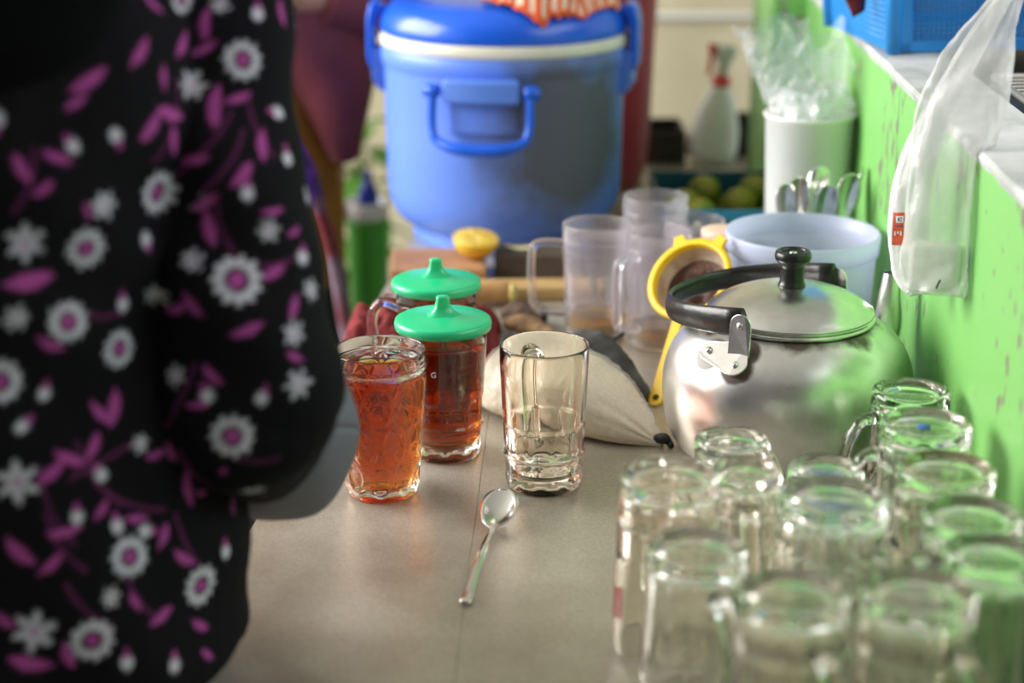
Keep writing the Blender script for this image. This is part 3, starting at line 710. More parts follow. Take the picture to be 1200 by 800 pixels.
mk('end_cap', *xf(lathe([(0, 0), (0.0115, 0), (0.0115, 0.006), (0.006, 0.01), (0, 0.01)], 18), Matrix.Translation((0.045, 0.0, 0.0168))@Matrix.Rotation(R(90), 4, 'Y')), mat('straw_end', (0.55, 0.45, 0.16), 0.8), pes)
# orange half, cut face up
oc = atD(558, 302, 2.37)
orr = thing('orange_half', 'half an orange, cut face up, on the wooden boards before the blue cooler', 'orange', (oc.x, 2.285, 0.0276), 0)
m_peel = mat('orange_peel', (0.83, 0.42, 0.02), 0.42, color2=(0.62, 0.46, 0.03), scale=25, bump=0.35, bscale=350)
TO = Matrix.Translation((0, 0, 0.0275))@Matrix.Rotation(R(9), 4, 'X')@Matrix.Rotation(R(6), 4, 'Y')
mk('peel', *xf(lathe([(0, -0.0275)]+[(0.0305*cos(R(a)), 0.0275*sin(R(a))) for a in range(-80, 1, 10)]+[(0.0295, 0.001), (0.027, 0.001), (0.026, -0.002), (0, -0.002)], 40), TO), m_peel, orr)
m_flesh = mat('orange_flesh', (0.95, 0.58, 0.05), 0.3, var=0.2, scale=120, Subsurface_Weight=0.2)
mk('pith', *xf(lathe([(0, -0.003), (0.0275, -0.003), (0.0275, 0.0006), (0, 0.0004)], 36), TO), mat('pith', (0.9, 0.78, 0.4), 0.6), orr)
for k in range(9):
    a0 = 2*pi*k/9+0.05; a1 = 2*pi*(k+1)/9-0.05
    pts = [(0.003*cos((a0+a1)/2), 0.003*sin((a0+a1)/2))]+[(0.025*cos(a0+(a1-a0)*j/5), 0.025*sin(a0+(a1-a0)*j/5)) for j in range(6)]
    mk('segment', *xf(prism(pts, 0.0, 0.0016, 0.0004), TO), m_flesh, orr)
# slice of pale peel and ginger roots
qq = Vector((0.012, 2.30, 0.0364))
tag(mk('peel_scrap', *grid(14, 6, lambda u, v: ((u-0.5)*0.04, (v-0.5)*0.014*(1-abs(2*u-1)**2*0.8), 0.0012+0.004*abs(2*u-1)**2)), mat('pale_peel', (0.75, 0.68, 0.42), 0.6), loc=qq, recalc=False), 'thin scrap of pale citrus peel on the dark plank', 'peel'); solid(bpy.data.objects['peel_scrap'], 0.0015)
m_root = mat('ginger_skin', (0.26, 0.16, 0.06), 0.85, color2=(0.12, 0.06, 0.03), scale=60, bump=0.7, bscale=150)
m_root2 = mat('dark_root', (0.1, 0.055, 0.035), 0.85, color2=(0.05, 0.025, 0.02), scale=60, bump=0.7, bscale=150)
def root(px, py, D, pts, rads, m, lab):
    c = atD(px, py, D); c.z = 0
    V, Fc = tube(resample(pts, 6), rads, 14)
    V = [v*(1.0) + Vector((0.0015*noise.noise(v*160), 0.0015*noise.noise(v*160+Vector((9, 1, 1))), 0.0012*noise.noise(v*160+Vector((1, 9, 4))))) for v in V]
    mz = min(v.z for v in V); V = [v-Vector((0, 0, mz)) for v in V]
    tag(mk('ginger_root', V, Fc, m, loc=c), lab, 'root', 'roots beside the maroon cloth')
root(613, 366, 2.10, [(-0.02, 0.035, 0.012), (0, 0.02, 0.016), (0.022, 0, 0.013), (0.035, -0.03, 0.011), (0.05, -0.04, 0.01)], [0.007, 0.012, 0.011, 0.012, 0.006], m_root, 'knobbly yellow-brown ginger root at the edge of the maroon cloth')
root(618, 356, 2.165, [(-0.03, 0.018, 0.012), (-0.008, 0.008, 0.017), (0.006, -0.002, 0.015), (0.02, -0.012, 0.012)], [0.008, 0.014, 0.013, 0.009], m_root2, 'dark brown root lying against the pale plank')

# ------------------------------------------------------------------ blue cooler
mc = bpy.data.materials.new('stained_blue_plastic'); mc.use_nodes = True; nt = mc.node_tree; b = nt.nodes['Principled BSDF']
tc = N(nt, 'ShaderNodeTexCoord'); ob = tc.outputs['Object']
n1 = N(nt, 'ShaderNodeTexNoise', i_Scale=9.0, i_Detail=6.0, i_Roughness=0.65); nt.links.new(ob, n1.inputs[0])
vd = N(nt, 'ShaderNodeVectorMath', operation='DISTANCE'); mp = N(nt, 'ShaderNodeMapping'); mp.inputs['Scale'].default_value = (1, 1, 0.8); nt.links.new(ob, mp.inputs[0])
nt.links.new(mp.outputs[0], vd.inputs[0]); vd.inputs[1].default_value = (0.085, -0.14, 0.135)
dd = mth(nt, 'ADD', vd.outputs['Value'], mth(nt, 'MULTIPLY', mth(nt, 'SUBTRACT', n1.outputs[0], 0.5), 0.14))
st = ramp(nt, dd, [(0.075, (1, 1, 1)), (0.135, (0, 0, 0))])
nt.links.new(mixc(nt, mth(nt, 'MULTIPLY', st, 0.88), (0.125, 0.25, 0.80), (0.085, 0.075, 0.05)), b.inputs['Base Color'])
nt.links.new(mth(nt, 'ADD', mth(nt, 'MULTIPLY', st, 0.25), 0.38), b.inputs['Roughness'])
m_blue = mat('deep_blue_plastic', (0.008, 0.10, 0.66), 0.25)
m_blue2 = mat('latch_blue_plastic', (0.10, 0.22, 0.7), 0.35)
CC = Vector((-0.011, 2.522, 0))
ck = thing('cooler', 'big round blue insulated drink cooler with white rim band and brown smoke stains', 'cooler', CC)
CB = [(0, 0.0), (0.128, 0.0), (0.132, 0.006), (0.132, 0.02), (0.138, 0.026), (0.152, 0.036), (0.163, 0.056), (0.1665, 0.08), (0.1675, 0.16), (0.1695, 0.246), (0.1705, 0.252), (0.1735, 0.256), (0.174, 0.275), (0.171, 0.279), (0, 0.279)]
mk('body', *lathe(CB[:2]+smooth_prof(CB[2:8], 3)+CB[8:], 96), mc, ck)
mk('rim_band', *lathe([(0.150, 0.278), (0.1725, 0.278), (0.1745, 0.281), (0.1745, 0.292), (0.1725, 0.295), (0.150, 0.295)], 96), mat('cream_band', (0.78, 0.74, 0.62), 0.45, var=0.15, scale=12), ck)
LD = [(0, 0.294), (0.170, 0.294), (0.1735, 0.298), (0.1735, 0.308), (0.168, 0.323), (0.155, 0.335), (0.138, 0.3405), (0.120, 0.343), (0.117, 0.3415), (0.112, 0.341), (0, 0.341)]
mk('lid', *lathe(LD[:2]+smooth_prof(LD[2:8], 3)+LD[8:], 96), m_blue, ck)
# front carrying handle: mounting plate, hood and bail
def cyl(a, r, z): return Vector((r*sin(a), -r*cos(a), z))          # a = 0 faces the camera side
def shell(name, a0, a1, z0, z1, r0, r1, m, par, bev=0.0):
    nA, nZ = 10, 3; V = []; Fc = []
    bm = bmesh.new()
    def pt(i, j, k): return cyl(a0+(a1-a0)*i/nA, (r0, r1)[k], z0+(z1-z0)*j/nZ)
    idx = {}
    for i in range(nA+1):
        for j in range(nZ+1):
            for k in range(2): idx[i, j, k] = bm.verts.new(pt(i, j, k))
    for i in range(nA):
        for j in range(nZ):
            for k in range(2): bm.faces.new([idx[i, j, k], idx[i+1, j, k], idx[i+1, j+1, k], idx[i, j+1, k]])
    for i in range(nA):
        for j in (0, nZ): bm.faces.new([idx[i, j, 0], idx[i+1, j, 0], idx[i+1, j, 1], idx[i, j, 1]])
    for j in range(nZ):
        for i in (0, nA): bm.faces.new([idx[i, j, 0], idx[i, j+1, 0], idx[i, j+1, 1], idx[i, j, 1]])
    bm.verts.index_update(); V = [v.co.copy() for v in bm.verts]; Fc = [tuple(v.index for v in f.verts) for f in bm.faces]; bm.free()
    o = mk(name, V, Fc, m, par, smooth=False)
    if bev:
        mo = o.modifiers.new('b', 'BEVEL'); mo.width = bev; mo.segments = 2; mo.limit_method = 'ANGLE'
    return o
ac = R(-9.5)
hh_ = thing
pl_ = shell('handle_plate', ac-0.275, ac+0.275, 0.178, 0.238, 0.166, 0.1735, mc, ck, 0.002)
shell('handle_hood', ac-0.275, ac+0.275, 0.222, 0.253, 0.168, 0.192, m_blue2, pl_, 0.004)
bail = [cyl(ac-0.36, 0.190, 0.240), cyl(ac-0.35, 0.192, 0.225), cyl(ac-0.34, 0.196, 0.19), cyl(ac-0.29, 0.2, 0.172), cyl(ac-0.12, 0.204, 0.164), cyl(ac+0.12, 0.204, 0.164), cyl(ac+0.29, 0.2, 0.172), cyl(ac+0.34, 0.196, 0.19), cyl(ac+0.35, 0.192, 0.225), cyl(ac+0.36, 0.190, 0.240)]
hb = mk('carry_handle', *tube(resample(bail, 5), [0.006, 0.006, 0.0055, 0.006, 0.0085, 0.0085, 0.006, 0.0055, 0.006, 0.006], 14), m_blue, ck)
for s_ in (-1, 1):
    cpos = cyl(ac+s_*0.36, 0.190, 0.237)
    mk('pivot', *xf(lathe([(0, -0.010), (0.008, -0.010), (0.0095, -0.006), (0.0095, 0.006), (0.008, 0.010), (0, 0.010)], 20), Matrix.Translation(cpos)@Matrix.Rotation(ac+s_*0.36, 4, 'Z')@Matrix.Rotation(pi/2, 4, 'Y')), m_blue, hb)
# clips on both sides
for s_, a in ((1, R(80)), (-1, R(-88))):
    sw = 0.16 if s_ > 0 else 0.13
    prof = [(0.168, 0.332), (0.178, 0.338), (0.188, 0.332), (0.1925, 0.312), (0.193, 0.262), (0.190, 0.246), (0.184, 0.243), (0.181, 0.25), (0.1805, 0.30), (0.176, 0.318), (0.168, 0.322)]
    V, Fc = [], []; K = len(prof); nA = 8
    for i in range(nA+1):
        for r, z in prof: V.append(cyl(a-sw+2*sw*i/nA, r, z))
    for i in range(nA):
        for k in range(K): Fc.append((i*K+k, i*K+(k+1) % K, (i+1)*K+(k+1) % K, (i+1)*K+k))
    Fc += [tuple(range(K)), tuple(nA*K+k for k in range(K))]
    o = mk('clip', V, Fc, m_blue, ck, smooth=False); mo = o.modifiers.new('b', 'BEVEL'); mo.width = 0.004; mo.segments = 3; mo.limit_method = 'ANGLE'
    o.data.polygons.foreach_set('use_smooth', [True]*len(o.data.polygons))
    pr_ = [(0.168, 0.272), (0.186, 0.272), (0.186, 0.228), (0.178, 0.215), (0.167, 0.212)]
    V, Fc = [], []; K = len(pr_)
    for i in range(nA+1):
        for r, z in pr_: V.append(cyl(a-sw*1.1+2.2*sw*i/nA, r, z))
    for i in range(nA):
        for k in range(K): Fc.append((i*K+k, i*K+(k+1) % K, (i+1)*K+(k+1) % K, (i+1)*K+k))
    Fc += [tuple(range(K)), tuple(nA*K+k for k in range(K))]
    mk('clip_mount', V, Fc, m_blue2, ck, smooth=False)

# striped orange cloth on the cooler lid
ms = bpy.data.materials.new('striped_cotton'); ms.use_nodes = True; nt = ms.node_tree; b = nt.nodes['Principled BSDF']; b.inputs['Roughness'].default_value = 0.9
tc = N(nt, 'ShaderNodeTexCoord'); sp = N(nt, 'ShaderNodeSeparateXYZ'); nt.links.new(tc.outputs['UV'], sp.inputs[0])
wv = mth(nt, 'SINE', mth(nt, 'MULTIPLY', sp.outputs[0], 52.0)); wv2 = mth(nt, 'SINE', mth(nt, 'MULTIPLY', sp.outputs[1], 26.0))
s1 = mth(nt, 'GREATER_THAN', wv, 0.0); s2 = mth(nt, 'LESS_THAN', sp.outputs[1], 0.02)
nt.links.new(mixc(nt, mth(nt, 'MAXIMUM', s1, s2), (0.75, 0.55, 0.42), (0.7, 0.10, 0.015)), b.inputs['Base Color'])
def uvgrid(o, nu, nv):
    uv = o.data.uv_layers.new(name='UV')
    for l in o.data.loops:
        i = l.vertex_index; uv.data[l.index].uv = ((i % nu)/(nu-1), (i//nu)/(nv-1))
def lidz(r):
    return float(np.interp(r, [0, 0.12, 0.138, 0.155, 0.168, 0.1735, 0.1745], [0.3412, 0.3435, 0.341, 0.3355, 0.3235, 0.308, 0.300]))
def stripe(x0, x1, yb, front_fn, seed, hgt):
    def fn(u, v):
        x = x0+(x1-x0)*u; yf = front_fn(u); y = yf + (yb-yf)*v
        x += 0.008*fbm((u*5, v*4, seed)); r = math.hypot(x, y)
        fold = hgt*(0.25+abs(sin(u*11+seed+2.2*fbm((u*2, v*2, seed))))*0.9+abs(fbm((u*7, v*6, seed+3)))*1.3)*min(1, 5*u+0.15, 5*(1-u)+0.15, 5*v+0.25, 5*(1-v)+0.25)
        return (x, y, lidz(min(r, 0.1745))+0.0022+fold)
    return fn
cl1 = mk('striped_cloth', *grid(80, 46, stripe(-0.028, 0.086, 0.03, lambda u: -0.122-0.045*sin(min(1, u*1.25)*pi*0.72)**2-0.006*sin(u*10), 1.3, 0.022)), ms, recalc=False, loc=CC); uvgrid(cl1, 80, 46); solid(cl1, 0.002, 1)
tag(cl1, 'crumpled orange and white striped cloth lying in the middle of the cooler lid', 'cloth', 'striped cloths on the cooler')
cl2 = mk('striped_cloth', *grid(70, 40, stripe(0.086, 0.156, 0.03, lambda u: -0.140+0.082*u**1.4-0.003*sin(u*6), 4.1, 0.011)), ms, recalc=False, loc=CC); uvgrid(cl2, 70, 40); solid(cl2, 0.002, 1)
tag(cl2, 'folded orange and white striped cloth next to the clip of the cooler lid', 'cloth', 'striped cloths on the cooler')

# maroon drum behind the cooler
dr = thing('drum', 'tall maroon plastic drum standing behind the blue cooler', 'drum', (0.108, 2.862, 0))
m_dr = mat('maroon_plastic', (0.3, 0.018, 0.05), 0.4)
mk('body', *lathe(smooth_prof([(0, 0), (0.092, 0.0), (0.105, 0.012), (0.113, 0.06), (0.118, 0.2), (0.123, 0.33), (0.123, 0.34), (0.118, 0.345), (0.1, 0.346), (0, 0.346)], 3), 64), m_dr, dr)
mk('rim', *lathe([(0.116, 0.318), (0.128, 0.318), (0.130, 0.322), (0.130, 0.338), (0.116, 0.338), (0.116, 0.318)], 64), m_dr, dr)

# ------------------------------------------------------------------ far corner: crate, fruit, bottle, tray
m_teal = mat('teal_plastic', (0.006, 0.08, 0.13), 0.4)
m_tealb = mat('bright_rim_blue', (0.02, 0.22, 0.42), 0.4)
x0c, x1c, y0c, y1c, zc_ = 0.205, 0.395, 2.36, 2.60, 0.074
cr = thing('fruit_crate', 'teal plastic crate with slotted sides, holding green limes', 'crate', ((x0c+x1c)/2, (y0c+y1c)/2, 0))
hx, hy = (x1c-x0c)/2, (y1c-y0c)/2
mk('floor_panel', *box(0, 0, 0.003, 2*hx-0.006, 2*hy-0.006, 0.005), m_teal, cr, smooth=False)
for sgn in (-1, 1):
    for (a, b_) in ((0.003, 0.02), (0.058, 0.074)):
        mk('side_rail', *box(0, sgn*hy, (a+b_)/2, 2*hx, 0.004, b_-a, 0.001), m_teal if sgn > 0 else m_tealb, cr, smooth=False)
        mk('side_rail', *box(sgn*hx, 0, (a+b_)/2, 0.004, 2*hy, b_-a, 0.001), m_teal, cr, smooth=False)
    mid = [box(-hx+0.008+i*(2*hx-0.016)/14, sgn*hy, 0.039, 0.006, 0.003, 0.04) for i in range(15)]
    bkp = mk('side_panel', *box(0, sgn*(hy-0.0035), 0.039, 2*hx-0.01, 0.0015, 0.042), m_teal, cr, smooth=False)
    mk('side_panel', *box(sgn*(hx-0.0035), 0, 0.039, 0.0015, 2*hy-0.014, 0.042), m_teal, cr, smooth=False)
    for i, v in enumerate(mid): mk('slat', *v, m_teal, cr, smooth=False)
    for i in range(17): mk('slat', *box(sgn*hx, -hy+0.008+i*(2*hy-0.016)/16, 0.039, 0.003, 0.006, 0.04), m_teal, cr, smooth=False)
m_lime = mat('lime_skin', (0.14, 0.2, 0.015), 0.4, color2=(0.3, 0.24, 0.02), scale=14, bump=0.25, bscale=260)
lime_v = None
random.seed(3)
pts = []
for i in range(60):
    if len(pts) >= 14: break
    for _ in range(300):
        x = random.uniform(-hx+0.03, hx-0.03); y = random.uniform(-hy+0.03, hy-0.03); z = 0.0279 if len(pts) < 9 else 0.058
        if len(pts) < 9 and all((x-a)**2+(y-b_)**2 > 0.0495**2 for a, b_, c_ in pts) or len(pts) >= 9 and all((x-a)**2+(y-b_)**2+(z-c_)**2 > 0.045**2 for a, b_, c_ in pts) and x > -0.06: pts.append((x, y, z)); break
low_ = pts[:9]; rest = list(low_)
for x, y, z in pts[9:]:
    zz_ = 0.0279
    for a, b_, c_ in rest:
        h2 = 0.0472**2-(x-a)**2-(y-b_)**2
        if h2 > 0: zz_ = max(zz_, c_+math.sqrt(h2))
    rest.append((x, y, zz_))
pts = rest
lme = None
for i, (x, y, z) in enumerate(pts):
    if lme is None:
        V, Fc = lathe(smooth_prof([(0, -0.0245), (0.004, -0.0235), (0.016, -0.0175), (0.0225, 0), (0.016, 0.0175), (0.005, 0.0232), (0.003, 0.0262), (0, 0.027)], 3), 20)
        lme = mk('lime', V, Fc, m_lime); o = lme
    else: o = lme.copy(); col.objects.link(o)
    o.location = (cr.location.x+x, cr.location.y+y, z); o.rotation_euler = (random.uniform(1.0, 2.1), random.uniform(0, 1), random.uniform(0, 6))
    tag(o, 'green lime lying in the teal crate', 'lime', 'limes in the teal crate')
bt = atZ(829, 190)
sbt = thing('spray_bottle', 'white spray bottle with red collar and red-and-white trigger head, before the cream wall', 'bottle', (bt.x+0.004, bt.y, -0.0012), 0)
m_wh = mat('white_translucent_plastic', (0.86, 0.93, 0.89), 0.35, Subsurface_Weight=0.2)
TB = Matrix.Rotation(R(6), 4, 'Y')
def bsec(S, n=24):
    V = []; Fc = []
    for a, c_, z in S:
        for k in range(n):
            t = 2*pi*k/n; ct, st = cos(t), sin(t); V.append((a*math.copysign(abs(ct)**0.8, ct), c_*math.copysign(abs(st)**0.8, st), z))
    for i in range(len(S)-1):
        for k in range(n): Fc.append((i*n+k, i*n+(k+1) % n, (i+1)*n+(k+1) % n, (i+1)*n+k))
    Fc += [tuple(range(n)), tuple((len(S)-1)*n+k for k in range(n))]; return V, Fc
mk('bottle_body', *xf(bsec([(0.034, 0.022, 0.005), (0.041, 0.029, 0.01), (0.043, 0.031, 0.03), (0.041, 0.03, 0.062), (0.034, 0.026, 0.09), (0.025, 0.02, 0.112), (0.016, 0.015, 0.13), (0.0125, 0.0125, 0.14)]), TB), m_wh, sbt)
m_redp = mat('red_plastic', (0.75, 0.03, 0.03), 0.35)
mk('collar', *xf(lathe([(0, 0.134), (0.0155, 0.134), (0.0165, 0.137), (0.0155, 0.148), (0, 0.148)], 24), TB), m_redp, sbt)
hd_ = mk('trigger_head', *xf(bsec([(0.009, 0.009, 0.147), (0.0095, 0.009, 0.165), (0.014, 0.010, 0.175), (0.02, 0.011, 0.188), (0.0205, 0.011, 0.198), (0.014, 0.009, 0.203)]), TB), mat('white_plastic', (0.82, 0.82, 0.8), 0.3), sbt)
mk('trigger', *xf(tube(resample([(-0.014, 0, 0.186), (-0.023, 0, 0.176), (-0.021, 0, 0.16), (-0.025, 0, 0.15)], 4), 0.0042, 10), TB), m_redp, hd_)
mk('nozzle', *xf(box(-0.022, 0, 0.1935, 0.014, 0.016, 0.016, 0.002), TB), m_redp, hd_, smooth=False)
m_blk = mat('black_crate_plastic', (0.012, 0.012, 0.012), 0.55, color2=(0.03, 0.02, 0.012), scale=30)
for lab, xa, xb, yt in (('low black plastic tray beside the maroon drum', 757, 803, 3.05), ('low black plastic tray beside the green pillar', 850, 886, 3.11)):
    a, b_ = atD(xa, 180, yt), atD(xb, 180, yt)
    tr = thing('tray', lab, 'tray', ((a.x+b_.x)/2, yt, 0)); ww = b_.x-a.x
    mk('base', *box(0, 0, 0.004, ww, 0.13, 0.008, 0.002), m_blk, tr, smooth=False)
    for sx_, sy_, px_, py_ in ((ww, 0.005, 0, -0.063), (ww, 0.005, 0, 0.063), (0.005, 0.12, -ww/2+0.003, 0), (0.005, 0.12, ww/2-0.003, 0)):
        mk('side', *box(px_, py_, 0.031, sx_, sy_, 0.048, 0.001), m_blk, tr, smooth=False)

# peach-lidded jar
jp = atD(848, 262, 2.072)
pj = thing('spice_jar', 'small glass jar with a peach lid and green herbs, beside the translucent tub', 'jar', (jp.x, jp.y, 0))
pj.scale = (1, 1, 1.1)
mk('jar_body', *lathe([(0, 0.0), (0.021, 0), (0.0225, 0.003), (0.0225, 0.1), (0.02, 0.108), (0.018, 0.108), (0.0205, 0.1), (0.0205, 0.004), (0, 0.004)], 32), g_clear, pj)
mk('contents', *lathe([(0, 0.005), (0.0198, 0.005), (0.0198, 0.07), (0, 0.074)], 24), mat('dried_herbs', (0.2, 0.22, 0.03), 0.9, color2=(0.08, 0.1, 0.02), scale=120, bump=0.7, bscale=200), pj)
mk('lid', *lathe(smooth_prof([(0, 0.1085), (0.023, 0.1085), (0.0255, 0.112), (0.0255, 0.121), (0.023, 0.1245), (0, 0.1255)], 2), 36), mat('peach_plastic', (0.85, 0.6, 0.46), 0.4), pj)

# ------------------------------------------------------------------ translucent tub
tp = atD(942, 270, 1.985)
mtub = bpy.data.materials.new('frosted_blue_plastic'); mtub.use_nodes = True; nt = mtub.node_tree; b = nt.nodes['Principled BSDF']
b.inputs['Base Color'].default_value = (0.76, 0.78, 1.0, 1); b.inputs['Roughness'].default_value = 0.3
tl = N(nt, 'ShaderNodeBsdfTranslucent'); tl.inputs[0].default_value = (0.82, 0.84, 1, 1); tr_ = N(nt, 'ShaderNodeBsdfTransparent'); tr_.inputs[0].default_value = (0.9, 0.92, 1, 1)
m1 = N(nt, 'ShaderNodeMixShader'); m1.inputs[0].default_value = 0.45; nt.links.new(b.outputs[0], m1.inputs[1]); nt.links.new(tl.outputs[0], m1.inputs[2])
m2 = N(nt, 'ShaderNodeMixShader'); m2.inputs[0].default_value = 0.12; nt.links.new(m1.outputs[0], m2.inputs[1]); nt.links.new(tr_.outputs[0], m2.inputs[2])
nt.links.new(m2.outputs[0], nt.nodes['Material Output'].inputs['Surface'])
tub = thing('tub', 'round translucent pale blue plastic tub, open, between the kettle and the spoons', 'tub', (tp.x-0.001, tp.y, 0))
TR, TH = 0.0835, tp.z
mk('tub_wall', *lathe([(0, 0.0005), (0.071, 0.0), (0.075, 0.004), (0.0815, TH-0.022), (0.0805, TH-0.022), (0.074, 0.006), (0, 0.0035)], 72), mtub, tub)
mk('rim', *lathe([(0.0805, TH-0.022), (TR+0.0004, TH-0.022), (TR+0.002, TH-0.003), (TR+0.0005, TH), (TR-0.0015, TH-0.001), (0.0815, TH-0.018), (0.0805, TH-0.022)], 72), mtub, tub)

# ------------------------------------------------------------------ tall white canister with a bag in it
bk_ = atD(950, 133, 2.205)
can = thing('canister', 'tall white plastic canister against the green wall, a clear bag stuffed in its mouth', 'canister', (bk_.x-0.0005, bk_.y, 0))
m_white = mat('white_plastic_matte', (0.82, 0.82, 0.8), 0.4, Subsurface_Weight=0.1)
BH = bk_.z+0.002
mk('canister_body', *lathe([(0, 0.0), (0.044, 0), (0.046, 0.004), (0.0545, BH-0.006), (0.0565, BH-0.005), (0.057, BH-0.001), (0.0555, BH), (0.053, BH-0.002), (0.0445, 0.006), (0, 0.005)], 64), m_white, can)
m_film = film('clear_film', (0.9, 0.92, 0.93), 0.2, 0.06, 0.3, 70)
cb = thing('clear_bag', 'crinkled clear plastic bag sticking out of the white canister', 'bag', (can.location.x, can.location.y, BH-0.05))
def crinkle(rfn, zt, nz=26, nk=64, seed=0, top_jag=0.02, cx=0, cy=0, lean=(0, 0)):
    V = []; Fc = []
    for j in range(nz):
        f = j/(nz-1)
        for k in range(nk):
            a = 2*pi*k/nk; r = rfn(f, a); z = zt*f + (top_jag*fbm((cos(a)*1.6, sin(a)*1.6, seed))*2)*f
            w_ = 0.011*fbm((cos(a)*3.2+f*2, sin(a)*3.2, f*5+seed), 5)*min(1, f*3)
            V.append((cx+(r+w_)*cos(a)+lean[0]*f, cy+(r+w_)*sin(a)+lean[1]*f, z+0.008*fbm((f*8, a*2, seed+7))*f))
    for j in range(nz-1):
        for k in range(nk): Fc.append((j*nk+k, j*nk+(k+1) % nk, (j+1)*nk+(k+1) % nk, (j+1)*nk+k))
    return V, Fc
def shard(o):                                             # crisp folds: jitter then flat facets
    rnd = random.Random(5)
    for v in o.data.vertices: v.co += Vector((rnd.uniform(-1, 1), rnd.uniform(-1, 1), rnd.uniform(-1, 1)))*0.0038
    return o
def fan(f, a): g = max(0, (f-0.33)/0.67); return 0.040+(0.02 if cos(a) < 0 else 0.02-0.014*cos(a))*g+0.030*max(0, -cos(a+0.25))**1.5*g**0.7-0.004*sin(3*a)*g
shard(mk('bag_film', *crinkle(fan, 0.145, nz=15, nk=40, seed=2.2, top_jag=0.034, lean=(-0.008, 0)), m_film, cb, recalc=False, smooth=False))
shard(mk('inner_fold', *crinkle(lambda f, a: 0.030+0.014*sin(2*a+1)*f+0.018*f, 0.12, nz=12, nk=30, seed=8.1, top_jag=0.03, lean=(-0.010, -0.006)), m_film, cb, recalc=False, smooth=False))
shard(mk('crumpled_neck', *crinkle(lambda f, a: 0.041+0.009*max(0, sin((f-0.4)*pi/0.6))-0.004*f*f, 0.082, nz=12, nk=44, seed=5.0, top_jag=0.012), film('milky_film', (0.95, 0.96, 0.97), 0.7, 0.15, 0.6, 90), cb, recalc=False, smooth=False))

# ------------------------------------------------------------------ spoons in a steel cup behind the tub
hcx, hcy = 0.354, 2.054
hold = thing('spoon_cup', 'steel cup holding upright spoons, hidden low between the tub and the white canister', 'cup', (hcx, hcy, 0))
mk('cup_wall', *lathe([(0, 0.0), (0.034, 0), (0.0355, 0.003), (0.0355, 0.050), (0.0347, 0.0505), (0.0343, 0.050), (0.0343, 0.004), (0, 0.003)], 40), m_steel, hold)
gs = 'spoons standing in the steel cup'
sp_list = [  # bowl-top pixel, depth, twist (0 = hollow faces camera), label
 (915, 214, 2.068, 0.5, 'upright spoon at the end of the bunch away from the wall, bowl half turned'),
 (933, 206, 2.115, 0.2, 'upright spoon showing a bright hollow bowl, close beside the white canister'),
 (944, 206, 2.075, 1.3, 'upright spoon seen edge-on beside the tall green-reflecting one'),
 (964, 195, 2.112, 3.3, 'upright spoon with the back of its bowl mirroring the green wall, tallest in the middle'),
 (970, 214, 2.058, 0.1, 'upright spoon with a dark hollow bowl in the middle of the bunch'),
 (985, 204, 2.095, 1.2, 'upright spoon turned edge-on, dark, between the middle and the wall'),
 (997, 201, 2.062, 0.2, 'upright spoon with a shiny round hollow bowl, second from the green wall'),
 (1013, 193, 2.105, 1.2, 'upright spoon leaning furthest over against the green wall'),
]
sb2, sh2 = spoon_parts(0.19, 0.0150, 0.056, 0.0036, 0.0065)
for i, (px, py, D, tw, lab) in enumerate(sp_list):
    top = atD(px, py, D); top.x = min(top.x, wx(top.y)-0.012)
    a = (i-3.5)/3.5
    bot = Vector((hcx+(top.x-hcx)*0.2, hcy+max(-0.02, min(0.02, (top.y-hcy)*0.4)), 0.006))
    ax = (top-bot).normalized(); LL = (top-bot).length
    # local: -y along the handle -> from bowl tip (origin) down
    yy = ax; face = Vector((sin(tw), -cos(tw), 0)); zz_ = (face-yy*face.dot(yy)).normalized(); xx = yy.cross(zz_)
    M = Matrix(((xx.x, yy.x, zz_.x, 0), (xx.y, yy.y, zz_.y, 0), (xx.z, yy.z, zz_.z, 0), (0, 0, 0, 1)))
    o = thing('spoon', lab, 'spoon', top, 0, gs); o.rotation_euler = M.to_euler()
    sc_ = LL/0.19
    V1 = [(v[0], v[1]*sc_, v[2]) for v in sb2[0]]; V2 = [(v[0], v[1]*sc_, v[2]) for v in sh2[0]]
    mk('bowl', V1, sb2[1], m_steel, o); mk('handle', V2, sh2[1], m_steel, o)

# ------------------------------------------------------------------ hanging plastic bags on the green wall
m_frost = film('frosted_bag', (0.84, 0.86, 0.84), 0.46, 0.2, 0.7, 45)
m_wbag = film('white_carrier_bag', (0.95, 0.95, 0.96), 0.9, 0.35, 0.6, 60)
def hangbag(stations, th, nk=36, seed=0, wr_=0.004):
    V = []; Fc = []; pts = []
    S = []
    for st_ in stations: S.append(Vector((st_[0], st_[1], st_[2]))); 
    cs = resample([atD(*s_[:3]) for s_ in stations], 7); wd = resample([(s_[3], s_[4], 0) for s_ in stations], 7)
    m_ = len(cs)
    for i, (c_, w_) in enumerate(zip(cs, wd)):
        t = (cs[min(i+1, m_-1)]-cs[max(i-1, 0)]).normalized(); side = t.cross(Vector((0.45, 0.9, 0))).normalized()
        if side.x < 0: side = -side
        nrm = side.cross(t).normalized()
        for k in range(nk):
            a = 2*pi*k/nk; f = i/(m_-1); dz = wr_*fbm((cos(a)*1.8, sin(a)*1.8, f*6+seed), 5)*2
            hw_ = max(0.0015, w_.x)*abs(cos(a))**0.75*math.copysign(1, cos(a)); hn = max(0.0012, w_.y)*sin(a)
            V.append(c_ + side*(hw_+dz*cos(a)*0.4) + nrm*(hn+dz*0.55))
    for i in range(m_-1):
        for k in range(nk): Fc.append((i*nk+k, i*nk+(k+1) % nk, (i+1)*nk+(k+1) % nk, (i+1)*nk+k))
    Fc += [tuple(range(nk)), tuple((m_-1)*nk+k for k in range(nk))]
    return V, Fc
